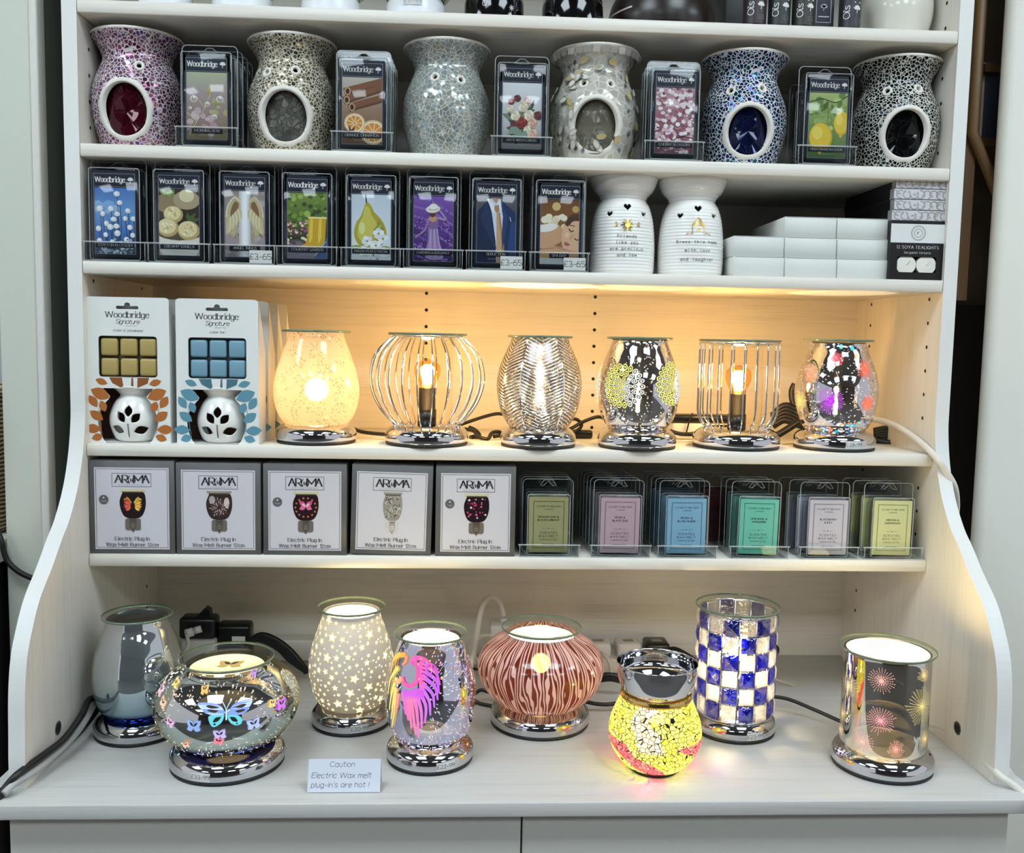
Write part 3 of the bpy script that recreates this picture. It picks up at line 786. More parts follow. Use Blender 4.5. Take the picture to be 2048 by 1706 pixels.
ART = {'dew': (art_dew, 'MORNING DEW', 'dewdrop'), 'cinnamon': (art_cinnamon, 'ORANGE CINNAMON', 'cinnamon stick'), 'flowers': (art_flowers, 'SAY IT WITH FLOWERS', 'flower bouquet'),
       'cherry': (art_cherry, 'CHERRY BLOSSOM', 'pink cherry blossom'), 'lemon': (art_lemon, 'MEDITERRANEAN LEMON', 'yellow lemon'), 'dark': (art_dark, '', 'dark brown'),
       'cotton': (art_cotton, 'COTTON BLOSSOM', 'white cotton flower'), 'vanilla': (art_vanilla, 'CREAMY VANILLA', 'cream truffle'), 'wings': (art_wings, 'ANGEL WINGS', 'angel wing'),
       'garden': (art_garden, 'COUNTRY GARDEN', 'yellow boots'), 'pear': (art_pear, 'ENGLISH PEAR & FREESIA', 'green pear'), 'lavender': (art_lavender, 'LAVENDER & BERGAMOT', 'purple lavender'),
       'suit': (art_suit, 'SEDUCTION', 'suit and tie'), 'spa': (art_spa, 'SPA DAY', 'sleeping face')}
def flower_mark(c, x, y, r, col):
    for k in range(5): c.leaf(x, y, r, r*.3, .35+k*.6, col, up=k == 0)
    c.line([(x, y), (x-.1*r, y-r*.8)], r*.16, col, up=False)

# ---------------------------------------------------------------- a clear clamshell of wax melts with its card
def shell_mesh(w, h, d, tab, fl, hole):
    b = MB(); b.box(-w/2, w/2, 0, d, 0, h, CLEAR, bev=.0035, seg=2)
    b.plate(rrect(-w/2-fl, w/2+fl, .0005, h+tab, .006, 4), [hole], d, d+.0012, CLEAR)
    # whitish beads along the moulded edges, painting in the light they catch
    for loop, yy, rr in ((rrect(-w/2+.0012, w/2-.0012, .0014, h-.0012, .003, 3), .0009, .00055), (rrect(-w/2-fl, w/2+fl, .0008, h+tab, .006, 4), d, .0006), (hole, d, .0004)): b.tube([(p[0], yy, p[1]) for p in loop], rr, EDGE, 5, closed=True, raw=True)
    return b
def price_canvas(cv, x0, y0, x1, y1, txt):
    cv.rect(x0, y0, x1, y1, (226, 226, 222)); cv.text(txt, (x0+x1)/2, y0+(y1-y0)*.3, (y1-y0)*.42, (60, 60, 62), wt=.8, track=1.3)
def melt_pack(key, label, price=None):
    r = thing('wax_melt_pack', label, 'wax melt pack')
    hole = [(-.011, .1185), (-.008, .1175), (.008, .1175), (.011, .1185), (.006, .121), (.003, .1235), (-.003, .1235), (-.006, .121)]
    shell_mesh(.064, .115, .018, .0115, .0022, hole).build('clear_shell', r)
    b = MB(); b.box(-.0275, .0275, .0022, .0026, .006, .1105, PRINT, NAVY)
    c = Canvas(b, flat(.0022, -.0275, .006), PRINT, 2.2e-5); c.mic = .06
    c.T = (0, 0, .00055, .000544)
    fn, title, _ = ART[key]
    c.sub(.0275*.1, .0025, .0275*1.9, .0025+.0815, 90, 152); fn(c)
    c.full(); c.T = (0, 0, .00055, .000544); c.L += 1
    c.rect(0, 0, 5, 192, NAVY); c.rect(95, 0, 100, 192, NAVY, up=False); c.rect(0, 0, 100, 5, NAVY, up=False); c.rect(0, 156, 100, 192, NAVY, up=False)
    c.frame(4.2, 4.2, 95.8, 186, .8, (150, 152, 160)); c.rect(4, 156, 96, 156.8, (150, 152, 160), up=False)
    c.text('Woodbridge', 41, 166.5, 11.5, CREAM, fit=66, **SERIF); flower_mark(c, 86, 171, 8, CREAM)
    if title:
        n = len(title); h = 5.6 if n < 16 else 4.9
        w_ = min(86, n*h*1.02+6); c.rect(50-w_/2, 19, 50+w_/2, 29.5, NAVY); c.text(title, 50, 22.2, h, CREAM, wt=1.15, nib=.5, serif=.8, track=1.4, sx=.86 if n >= 16 else .95)
        c.text('SCENTED WAX MELT', 50, 12.5, 2.2, (180, 180, 186), wt=1., track=2.2)
    b.build('card', r)
    b = MB(); b.box(-.0285, .0285, .0032, .0162, .004, .111, WAXD, bev=.002, seg=1); b.build('wax_block', r)
    if price:
        b = MB(); c = Canvas(b, flat(-.0008), PRINT); price_canvas(c, .006, .001, .034, .017, price); b.build('price_sticker', r)
    return r
ORD = ['', 'directly behind the front', 'third from the front of the', 'fourth from the front of the', 'fifth from the front of the']
def column(src, x, y, z, n, dy, what, where, grp, dx=0., jit=.0):
    for k in range(1, n):
        dup(src, (x+dx*k+rnd.uniform(-jit, jit), y+dy*k, z), rnd.uniform(-.01, .01), 'clear wax melt pack %s %s pack%s%s' % (ORD[k], what, '' if k == 1 else ' column', where), grp)
def tray(x, y, z, w, h, label, depth=.15, grp=None):
    r = thing('display_tray', label, 'display tray', (x, y, z), 0, grp)
    b = MB(); b.box(-w/2, w/2, 0, .0012, 0, h, CLEARW); b.box(-w/2, w/2, .0012, depth, 0.0002, .0008, CLEARW)
    b.build('front_lip', r)
    b = MB(); b.tube([(-w/2-.002, .0002, h), (w/2+.002, .0002, h)], .0010, EDGE, 6, raw=True); b.tube([(-w/2, .0002, h), (-w/2, .0002, .001), (w/2, .0002, .001), (w/2, .0002, h)], .0006, EDGE, 5, raw=True); b.build('rolled_edge', r)
    for s_ in (-1, 1):
        b = MB(); x_ = s_*w/2
        b.plate([(0, .0002), (depth, .0002), (depth, .006), (.03, h*.55), (0, h)], [], 0, .001, CLEARW); b.v = [(x_+yy*(1 if s_ < 0 else -1), xx, zz) for xx, yy, zz in b.v]
        b.build('side', r)
    return r
G3 = 'wax melt packs on the third shelf'; G2 = 'wax melt packs between the mosaic burners'
YP = .0035
for key, px, price in (('cotton', 229, None), ('vanilla', 357.5, None), ('wings', 489, '£3-65'), ('garden', 614, None), ('pear', 742, None), ('lavender', 866.5, None), ('suit', 992.5, '£3-65'), ('spa', 1119.5, '£3-65')):
    d = ART[key][2]; x = xat(px, YP, ZS[3]+.05); z = ZS[3]+.001
    a = melt_pack(key, 'clear wax melt pack with %s picture, front of its third shelf column' % d, price)
    a.location = (x, YP, z); a['group'] = G3
    src = a
    if price:                                            # only the front pack carries the price
        src = thing('wax_melt_pack', '', 'wax melt pack')
        for ch in a.children:
            if not ch.name.startswith('price'): c_ = ch.copy(); COL.objects.link(c_); c_.parent = src
    first_back = True
    for k in range(1, 5):
        lab = 'clear wax melt pack %s %s pack%s' % (ORD[k], d, '' if k == 1 else ' column')
        pos = (x+rnd.uniform(-.0008, .0008)+(.0015 if x < 0 else -.0015)*0, YP+.0215*k, z)
        if price and first_back: src.location = pos; src['label'] = lab; src['group'] = G3
        else: dup(src, pos, rnd.uniform(-.008, .008), lab, G3)
        first_back = False
    tray(x, .0015, ZS[3], .0745, .024, 'clear tray at the foot of the %s packs' % d, .14, 'clear trays on the third shelf')
for key, px, n in (('dew', 413, 4), ('cinnamon', 724, 4), ('flowers', 1044, 1), ('cherry', 1350, 3), ('lemon', 1656, 1)):
    d = ART[key][2]; x = xat(px, YP, ZS[2]+.05); z = ZS[2]+.001
    a = melt_pack(key, 'clear wax melt pack with %s picture, in front between mosaic burners' % d); a.location = (x, YP, z); a['group'] = G2
    for k in range(1, n): dup(a, (x+.001*k, YP+.0225*k, z), 0, 'clear wax melt pack %s %s pack%s' % (ORD[k], d, '' if k == 1 else ' column'), G2)
    tray(x, .0015, ZS[2], .0745, .024, 'clear tray at the foot of the %s packs' % d, .14, 'clear trays on the second shelf')
a = melt_pack('dark', 'clear wax melt pack with dark picture, set back behind the yellow lemon pack'); a['group'] = G2
a.location = (xat(1628, .1, ZS[2]+.05), .09, ZS[2]+.001)

# ---------------------------------------------------------------- pastel wax melt packs on the fifth shelf
CARDM = mat_print('matt_card', .6, .3)
def pastel_pack(col, l1, l2, label, wt_=True):
    r = thing('wax_melt_pack', label, 'wax melt pack')
    hole = [(-.011, .091), (-.006, .091), (0, .097), (.006, .091), (.011, .091), (.006, .0985), (-.006, .0985)]
    b = shell_mesh(.058, .083, .018, .0165, .0045, hole); b.build('clear_shell', r)
    W, H = .052, .0735
    b = MB(); b.box(-W/2, W/2, .0018, .0022, .0045, .0045+H, CARDM, col)
    c = Canvas(b, flat(.0018, -W/2, .0045), CARDM, 2.5e-5); c.T = (0, 0, W/80, H/113)
    k = tuple(v*.34 for v in col)
    c.frame(8.5, 8.5, 71.5, 105, .7, k); c.frame(10, 10, 70, 103.5, .35, k)
    st = dict(wt=1.1, track=2.2)
    c.text('ELIZABETH WILLIAMS', 40, 92.5, 3.6, k, wt=.9, nib=.5, serif=.6, track=2., sx=.82); c.text('LONDON', 40, 87, 2.4, k, wt=1., track=3.)
    c.text(l1, 40, 71, 3.6, k, sx=.95, wt=1.3, track=2.2); c.text(l2, 40, 64.5, 3.6, k, sx=.95, wt=1.3, track=2.2)
    c.line([(28, 49), (36, 49)], .4, k); c.line([(44, 49), (52, 49)], .4, k); c.ell(40, 49, 1.6, .8, k, n=8)
    c.text('SCENTED', 40, 38, 4.1, k, wt=.85, track=3.4); c.text('WAX MELT', 40, 31, 4.1, k, wt=.85, track=3.2); c.text('FONDANT DE CIRE', 40, 25, 2.4, k, wt=.9, track=2.2); c.text('68G/2.4OZ', 40, 15, 2.8, k, wt=1.3, track=2.)
    b.build('card', r)
    b = MB(); b.box(-.025, .025, .0032, .0165, .004, .08, mat('wax_%d_%d_%d' % col, tuple(v*.55 for v in col), .4), bev=.002, seg=1); b.build('wax_block', r)
    return r
G5 = 'pastel wax melt packs on the fifth shelf'
for col, l1, l2, px, rot, n, nm, sh in (((168, 163, 116), 'ENGLISH OAK &', 'BLACKCURRANT', 1097, 0, 4, 'khaki', -.0005), ((208, 174, 182), 'ROSE &', 'BLACK OUD', 1239.5, .006, 6, 'pink', -.0016), ((142, 188, 216), 'PEONY &', 'BLUSH SUEDE', 1373, 0, 5, 'pale blue', -.0016),
        ((122, 206, 182), 'LIME BASIL &', 'MANDARIN', 1516.5, .014, 3, 'mint green', -.001), ((208, 200, 212), 'BLACKBERRY', '& BAY', 1656, .004, 3, 'lilac grey', -.0075), ((224, 222, 164), 'MIMOSA &', 'CARDAMOM', 1784, .006, 3, 'pale yellow', -.006)):
    x = xat(px, .006, ZS[5]+.04); z = ZS[5]+.0012
    a = pastel_pack(col, l1, l2, 'clear wax melt pack with %s card, front of its fifth shelf column' % nm); a.location = (x, .005, z); a.rotation_euler = (0, rot, 0); a['group'] = G5
    for k in range(1, n):
        lab = 'clear wax melt pack %s %s card%s' % ((ORD+['sixth from the front of the'])[k], nm, '' if k == 1 else ' column')
        dup(a, (x+sh*k, .005+.0215*k, z), 0, lab, G5)
    tray(x+.0015, .0015, ZS[5], .078, .0165, 'clear tray at the foot of the %s packs' % nm, .15, 'clear trays on the fifth shelf')
a = pastel_pack((94, 40, 44), 'ROSE &', 'BLACK OUD', 'clear wax melt pack with maroon card, set back between pale blue and mint packs'); a['group'] = G5
a.location = (xat(1437, .09, ZS[5]+.05), .09, ZS[5]+.0012)

# ---------------------------------------------------------------- mosaic oil burners on the second shelf
BP = sprof([(.0405, 0), (.0465, .010), (.0540, .034), (.0575, .058), (.0555, .080), (.0480, .1), (.0428, .1135), (.0432, .121), (.0485, .132), (.0548, .1400), (.0560, .1435)], 7)
BR_ = prof_fn(BP)
def burner(label, px, outer, inner, win, vents, grout=(226, 222, 212), gems=None, inside_disc=None):
    yb = .066; x = xat(px, yb, ZS[2]+.07)
    r = thing('mosaic_oil_burner', label, 'oil burner', (x, yb, ZS[2]), 0, 'mosaic oil burners')
    gm = mat('grout_%d' % grout[0], grout, .6, 0., .03, 200)
    hl = []
    if win:                                             # (px, py, half width, half height in px) -> angle and height on the glass
        wx, wy = xat(win[0], yb-.055, ZS[2]+.06), zat(win[1], x, yb-.055)-ZS[2]
        th = math.asin(max(-.9, min(.9, (wx-x)/BR_(wy)))); hl.append((th, wy, win[2]*1.07, win[3]*1.03))
    for vx, vy in vents:
        z_ = zat(vy, x, yb-.043)-ZS[2]; x_ = xat(vx, yb-.043, ZS[2]+.12)
        hl.append((math.asin(max(-.95, min(.95, (x_-x)/BR_(z_)))), z_, .0036, .0036))
    def skip(c):
        th = math.atan2(c[0], -c[1])
        for t0, z0, a_, b_ in hl:
            if abs(th-t0) < 1.4 and ((math.sin(th-t0)*BR_(z0))/(a_+.0012))**2+((c[2]-z0)/(b_+.0012))**2 < 1: return True
        return False
    fine = [(BR_(z), z) for z in np.linspace(0, .1435, 110)]
    b = MB(); b.lathe([(0, 0)]+fine, outer, 180, skip=skip)
    if gems: gems(Canvas(b, wrap(BR_, .0006), PRINT), b)
    b.build('mosaic_body', r)
    b = MB(); b.lathe([(max(.001, BR_(z)-.004), z) for z in np.linspace(.005, .118, 80)]+[(0, .118)], inner, 120, skip=skip, flip=True); b.build('inside', r)
    inside_disc = inside_disc or (inner if win else None)
    if inside_disc:  # added disc close behind the opening, standing in for the far inside wall
        t0, z0, a_, b_ = hl[0]; R = BR_(z0)-.0085; N = 40; b = MB()
        for rr0, rr1 in ((0, .5), (.5, 1.)):
            for q in range(N):
                P4 = []
                for rr, aa in ((rr0, q), (rr1, q), (rr1, q+1), (rr0, q+1)):
                    u, v = a_*1.10*rr*math.cos(2*PI*aa/N), b_*1.10*rr*math.sin(2*PI*aa/N); th = t0+math.asin(max(-1, min(1, u/R))); P4.append((R*math.sin(th), -R*math.cos(th), z0+v))
                b.quadpts(P4 if rr0 else [P4[0], P4[1], P4[2]], inside_disc)
        b.build('added_inside_disc', r)
    b = MB(); b.lathe([(.0560, .1425), (.0572, .1440), (.0560, .1458), (.0535, .1452)]+[(.046, .132), (.036, .125), (0, .1235)], gm, 72); b.build('rim', r)
    for i, (t0, z0, a_, b_) in enumerate(hl):
        big = bool(i == 0 and win); w_ = .0058 if big else .0032; N = 48
        b = MB(); loops = []
        for off, lift in ((-.0004, -.006), (-.0004, .0004), (.0006, .0011), (w_*.7, .0012), (w_, -.0004)):
            lp = []
            for q in range(N):
                wob = 1+.10*math.sin(q*1.7+i)*(off > .001)+.08*math.sin(q*.9+px)*(off > .001)
                u, v = (a_+off*wob)*math.cos(2*PI*q/N), (b_+off*wob)*math.sin(2*PI*q/N)
                R = BR_(z0+v); th = t0+math.asin(max(-1, min(1, u/R))); lp.append(((R+lift)*math.sin(th), -(R+lift)*math.cos(th), z0+v))
            loops.append(range(len(b.v), len(b.v)+N)); b.v.extend(lp)
        for A, B in zip(loops[:-1], loops[1:]):
            for q in range(N): b.face((A[q], B[q], B[(q+1) % N], A[(q+1) % N]), gm, sm=True)
        b.build('window_ring' if big else 'vent_ring', r)
    return r
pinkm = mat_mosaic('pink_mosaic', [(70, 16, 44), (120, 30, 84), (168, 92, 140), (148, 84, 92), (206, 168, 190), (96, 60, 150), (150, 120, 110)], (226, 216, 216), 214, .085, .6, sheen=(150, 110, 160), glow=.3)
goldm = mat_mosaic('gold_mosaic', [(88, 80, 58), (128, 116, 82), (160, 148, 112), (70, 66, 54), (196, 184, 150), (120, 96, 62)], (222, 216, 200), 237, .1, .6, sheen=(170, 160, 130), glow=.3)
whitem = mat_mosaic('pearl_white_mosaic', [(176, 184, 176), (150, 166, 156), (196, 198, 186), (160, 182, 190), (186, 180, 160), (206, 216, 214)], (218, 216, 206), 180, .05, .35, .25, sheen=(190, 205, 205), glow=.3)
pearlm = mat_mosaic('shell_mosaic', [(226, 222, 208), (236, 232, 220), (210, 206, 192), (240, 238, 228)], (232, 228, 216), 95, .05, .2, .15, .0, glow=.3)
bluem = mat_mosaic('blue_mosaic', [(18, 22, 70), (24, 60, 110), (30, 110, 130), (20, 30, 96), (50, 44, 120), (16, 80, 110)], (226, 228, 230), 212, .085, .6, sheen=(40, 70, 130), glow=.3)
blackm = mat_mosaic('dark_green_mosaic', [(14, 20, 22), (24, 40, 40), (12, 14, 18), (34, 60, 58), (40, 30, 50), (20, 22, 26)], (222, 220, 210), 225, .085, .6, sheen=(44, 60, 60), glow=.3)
dk = lambda n, t, g=(20, 18, 18): mat_mosaic(n, t, g, 70, .006, .3, .10, .05, glow=.2)
burner('pink and purple mosaic oil burner with dark round window, leftmost on the second shelf', 277, pinkm, dk('dark_red_inside', [(62, 8, 20), (72, 10, 26), (54, 7, 18)], (58, 8, 20)), (246, 216, .0265, .0315), ((279, 131),))
burner('gold and brown crackle mosaic oil burner between dewdrop and cinnamon packs', 585, goldm, dk('grey_green_inside', [(150, 152, 138), (168, 170, 152), (180, 180, 160)], (90, 92, 84)), (568, 230, .0275, .0305), ((592, 141), (533, 145)), inside_disc=mat_mosaic('grey_olive_crackle', [(58, 58, 50), (76, 76, 66), (92, 90, 76)], (34, 34, 30), 130, .05, .2, .25, .3))
burner('pearly white crackle mosaic oil burner with no window facing out', 893, whitem, dk('dim_inside', [(60, 60, 56)]), None, ((870, 156), (923, 160)))
def gems(c, b):
    for i in range(150):
        th = rnd.uniform(-1.7, 1.7); z = rnd.uniform(.012, .128); R = BR_(z)
        if abs(th) < .62 and .03 < z < .105: continue
        u = th*R; k = rnd.random(); s_ = .0028
        if k < .5: c.poly([(u, z-s_*1.3), (u+s_, z), (u, z+s_*1.3), (u-s_, z)], rnd.choice([(84, 78, 74), (110, 104, 98), (104, 116, 128), (150, 146, 140)]))
        else:
            a = rnd.random()*3; q = rnd.choice([(196, 172, 110), (214, 210, 196), (226, 224, 216), (206, 206, 198)]); c.ell(u, z, .0064, .0038, (172, 166, 150), a, 12); c.ell(u, z, .0052, .0027, q, a, 12)
    for k in range(26): u = (k-13)*.0105; c.rect(u, .134, u+.0086, .140, (196, 192, 184) if k % 3 else (226, 224, 216), up=k == 0)
burner('white shell mosaic oil burner with grey diamonds and olive window', 1189, pearlm, dk('olive_inside', [(200, 194, 164), (214, 204, 172), (190, 186, 160)], (176, 170, 148)), (1192, 249, .0275, .0315), ((1168, 168), (1222, 169)), gems=gems, inside_disc=mat_mosaic('olive_crackle', [(92, 88, 72), (104, 100, 82), (84, 82, 68)], (78, 75, 62), 110, .04, .15, .2, .2))
burner('deep blue mosaic oil burner with dark blue window', 1485, bluem, dk('dark_blue_inside', [(12, 18, 50), (18, 28, 68), (10, 14, 40)], (14, 20, 52)), (1500, 260, .0262, .0295), ((1464, 182), (1524, 178)))
burner('black-green mosaic oil burner with black window, rightmost on the second shelf', 1789, blackm, dk('black_inside', [(8, 10, 12), (14, 18, 20), (6, 6, 8)], (10, 12, 14)), (1816, 266, .0255, .0295), ((1780, 181), (1837, 178)))

# ---------------------------------------------------------------- the two ribbed white ceramic burners
CP = sprof([(.0405, 0), (.0428, .006), (.0434, .026), (.0428, .048), (.0405, .07), (.0360, .088), (.0300, .0985)], 6)
CR = prof_fn(CP)
def heart(cx, cz, s_):
    out = []
    for k in range(28):
        t_ = 2*PI*k/28; out.append((cx+s_*math.sin(t_)**3, cz+s_*(13*math.cos(t_)-5*math.cos(2*t_)-2*math.cos(3*t_)-math.cos(4*t_))/16))
    return out[::-1]
def ceramic(label, px, lines, emblem):
    yb = .056; x = xat(px, yb, ZS[3]+.05)
    r = thing('ceramic_oil_burner', label, 'oil burner', (x, yb, ZS[3]), 0, 'white ceramic oil burners')
    rib = lambda R, z: (max(0, R+.00035*math.sin(2*PI*z/.0043)), z)
    wall = [rib(CR(z), z) for z in np.linspace(.002, .0985, 92)]
    cup = [rib(p[0], p[1]) for p in sprof([(.0300, .0985), (.0325, .1035), (.039, .1105), (.0438, .120)], 10)]+[(.0455, .1245), (.0458, .1275), (.0445, .1290), (.043, .1275)]
    inn = sprof([(.043, .1275), (.038, .117), (.028, .108), (0, .105)], 5)
    b = MB(); b.lathe([(0, 0), (.040, 0)]+wall+cup+inn[1:], CERAM, 96)
    cav = [(0, .006)]+[(CR(z)-.0032, z) for z in np.linspace(.006, .094, 20)]+[(0, .097)]
    b.lathe(cav, CERAM, 64, flip=True)
    o = b.build('body', r)
    cm = MB()
    for hx, hz, s_, th in ((0, .0865, .0048, 0), (0, .0775, .0042, -.62), (0, .0775, .0042, .62)):
        hp = heart(0, hz, s_); n = len(hp); vb = len(cm.v)
        for dpt in (-.06, -.012): cm.v.extend([(p[0]*math.cos(th)-dpt*math.sin(th)*1, p[0]*math.sin(th)+dpt*math.cos(th), p[1]) for p in hp])
        cm.face([vb+i for i in range(n)], CERAM); cm.face([vb+n+i for i in range(n)][::-1], CERAM)
        for i in range(n): cm.face((vb+(i+1) % n, vb+i, vb+n+i, vb+n+(i+1) % n), CERAM)
    bmx = bmesh.new(); cut(o, cm); bmx.free()
    for nm, fn in (('lettering', None), ('gold_emblem', emblem)):
        b = MB(); c = Canvas(b, wrap(CR, .0006), PRINT if not fn else FOIL)
        if fn: fn(c)
        else:
            for txt, z in lines: c.text(txt, 0, z, .0036, (34, 32, 30), wt=.95, serif=1.0, track=.8, mono=7.4)
        b.build(nm, r)
    return r
GOLD = (205, 170, 85)
def sun(c):
    for k in range(12): c.leaf(.0085*0+.0025*math.cos(k*PI/6), .0625+.0025*math.sin(k*PI/6), .0075 if k % 2 == 0 else .0055, .0009, k*PI/6, GOLD)
    c.ell(0, .0625, .0033, .0033, GOLD)
    c.curve([(-.0165, .061), (-.013, .0635), (-.0145, .0665), (-.0165, .0645), (-.0125, .0605)], .0009, GOLD); c.curve([(.0165, .061), (.013, .0635), (.0145, .0665), (.0165, .0645), (.0125, .0605)], .0009, GOLD)
def house(c):
    c.curve([(-.0085, .0640), (-.0045, .0690), (0, .0745), (.0045, .0690), (.0085, .0640)], .0011, GOLD, n=2); c.line([(-.0085, .0638), (.0085, .0638)], .001, GOLD)
    for k in range(-3, 4):
        c.line([(k*.0024, .0638), (k*.0012, .0726-abs(k)*.0014)], .0007, GOLD)
    c.line([(-.0078, .0635), (-.0078, .053)], .0008, GOLD); c.line([(.0078, .0635), (.0078, .053)], .0008, GOLD); c.line([(-.016, .0528), (.016, .0528)], .0009, GOLD)
    c.poly([(p[0], p[1]) for p in heart(0, .0582, .0022)], GOLD)
    for s_ in (-1, 1):
        for k in range(4): c.line([(s_*(.009+k*.0018), .053), (s_*(.009+k*.0018), .0555)], .0006, GOLD)
ceramic('white ribbed ceramic burner with gold sun and the friends verse', 1244, (('Friends', .0465), ('like you', .0385), ('are precious', .0305), ('and few', .0225)), sun)
ceramic('white ribbed ceramic burner with gold house and the bless this home verse', 1381, (('Bless this home', .0415), ('with love', .0305), ('and laughter', .0190)), house)

# ---------------------------------------------------------------- plain white boxes and the tea light boxes
WBOX = mat('white_carton', (218, 220, 214), .6, 0., .02, 40)
cols_ = ((1467, 1568), (1569.5, 1673), (1674.5, 1777)); hgt = .0262
pos_w = {0: 'left', 1: 'middle', 2: 'right'}; lay_w = ('bottom', 'middle', 'top')
for lay in range(3):
    for ci, (a_, c_) in enumerate(cols_):
        if lay == 2 and ci == 0: continue
        y0 = .012+(.002 if lay == 1 else .004 if lay == 2 else 0)
        z0 = ZS[3]+lay*(hgt+.0002)
        x0, x1 = xat(a_, y0, z0+.01), xat(c_, y0, z0+.01); x1 = min(x1, xat((1569, 1673.5, 1777)[ci], y0, z0+.01)-.0006)
        b = MB(); w_ = x1-x0
        b.box(-w_/2, w_/2, 0, .15, 0, hgt, WBOX, bev=.0009, seg=1)
        b.quadpts([(-w_/2+.001, -.0003, hgt*.965), (w_/2-.001, -.0003, hgt*.965), (w_/2-.001, -.0003, hgt*.985), (-w_/2+.001, -.0003, hgt*.985)], mat('carton_edge', (150, 150, 144), .8))
        o = b.build('white_carton', loc=((x0+x1)/2, y0, z0))
        tag(o, 'plain white carton, %s layer, %s column of the stack beside the ceramic burners' % (lay_w[lay], pos_w[ci]), 'carton', 'plain white cartons')
def tealight_box(label, upright):
    r = thing('tealight_box', label, 'tea light box')
    W_, H_, D_ = .073, .0765, .030
    BK = (20, 19, 20)
    b = MB()
    win = rrect(-.026, .026, .010, .0300, .001, 2)
    b.plate([(-W_/2, 0), (W_/2, 0), (W_/2, H_), (-W_/2, H_)], [win], 0, .0008, PRINT, BK)
    X, Y, Z = W_/2, D_, H_
    for q in (((-X, .0008, 0), (-X, .0008, Z), (-X, Y, Z), (-X, Y, 0)), ((X, .0008, 0), (X, Y, 0), (X, Y, Z), (X, .0008, Z)), ((-X, Y, 0), (-X, Y, Z), (X, Y, Z), (X, Y, 0)), ((-X, .0008, Z), (X, .0008, Z), (X, Y, Z), (-X, Y, Z)), ((-X, .0008, 0), (-X, Y, 0), (X, Y, 0), (X, .0008, 0))): b.quadpts(q, PRINT, BK)
    c = Canvas(b, flat(-.0001, 0, 0), PRINT, 2e-5)
    c.rect(-W_/2, .0475, W_/2, .0725, (222, 224, 222)); c.rect(-W_/2, .0475, W_/2, .0482, (120, 120, 116)); c.rect(-W_/2, .0722, W_/2, .0728, (60, 58, 56))
    k = (54, 52, 50)
    for rr, ww in ((.0095, .0005), (.0082, .0004), (.0052, .0005)):
        c.line([(rr*math.cos(2*PI*q/28), .0606+rr*math.sin(2*PI*q/28)) for q in range(29)], ww, k)
    c.text('r', 0, .0586, .0048, k, wt=.9, serif=.8)
    c.text('12 SOYA TEALIGHTS', 0, .0405, .0037, (226, 226, 222), wt=1., nib=.6, track=2.6, sx=.9); c.text('Bergamot Verbena', 0, .0340, .0028, (200, 200, 196), wt=.95, serif=.6, track=1.6)
    b.build('carton', r)
    b = MB(); b.box(-.030, .030, .0085, .0092, .006, .034, mat('dark_carton_inside', (30, 28, 27), .8)); b.build('tray', r)
    for sx in (-1, 1):
        b = MB(); cx = sx*.0135; n = 24
        pts = [(cx+.0132*math.cos(2*PI*q/n), .0195+.0125*math.sin(2*PI*q/n)) for q in range(n)]
        b.plate(pts, [], .0012, .0080, mat('tealight_wax', (232, 230, 218), .4)); b.tube([(cx, .0012, .0195), (cx+.002, -.0002, .0225), (cx+.004, -.0004, .026)], .0006, WPLAS, 5); b.build('tealight', r)
    return r
x_ = xat(1834, .006, ZS[3]+.03)
o = tealight_box('black tea light box with two tea lights in its window, under the grey boxes', True); o.location = (x_, .006, ZS[3]); o.rotation_euler = (0, 0, 0)
GR = (214, 214, 214)
def lying_box():
    r = thing('tealight_box', '', 'tea light box')
    b = MB(); W_, H_, D_ = .0745, .0133, .16
    b.box(-W_/2, W_/2, 0, D_, 0, H_, PRINT, (150, 150, 150)); b.box(-W_/2-.0003, -W_/2, .012, D_, 0, H_, PRINT, (26, 25, 26))
    c = Canvas(b, flat(-.0001, 0, 0), PRINT, 2e-5); c.rect(-W_/2, .0004, W_/2, H_-.0004, (206, 206, 206)); c.rect(-W_/2, H_-.0005, W_/2, H_, (70, 70, 70))
    c.clip = (-W_/2, .0004, W_/2, H_-.0004)
    for q in range(9):
        x0 = -W_/2+q*.0088; pts = [(x0+.0055*math.cos(a*.5+q), H_*.45+.0052*math.sin(a*.5+q)) for a in range(9)]; c.line(pts, .0014, (160, 160, 162)); c.leaf(x0+.004, H_*.5, .006, .0016, q*1.1, (172, 172, 174))
    b.build('carton', r); b = MB(); b.box(-.0372, .0372, .0005, .159, H_+.0001, H_+.0005, PRINT, (24, 23, 24)); b.build('lid_face', r)
    return r
lb = None
for k, wv_ in enumerate(('lowest', 'second lowest', 'second highest', 'topmost')):
    p_ = (x_+(.0015, .004, .003, .005)[k], .008, ZS[3]+.0768+k*.0147*.93)
    lab = 'grey patterned flat tea light box, %s of four above the black box' % wv_
    if lb is None: lb = lying_box(); lb.location = p_; lb['label'] = lab; lb['group'] = 'flat tea light boxes'
    else: dup(lb, p_, 0, lab, 'flat tea light boxes')

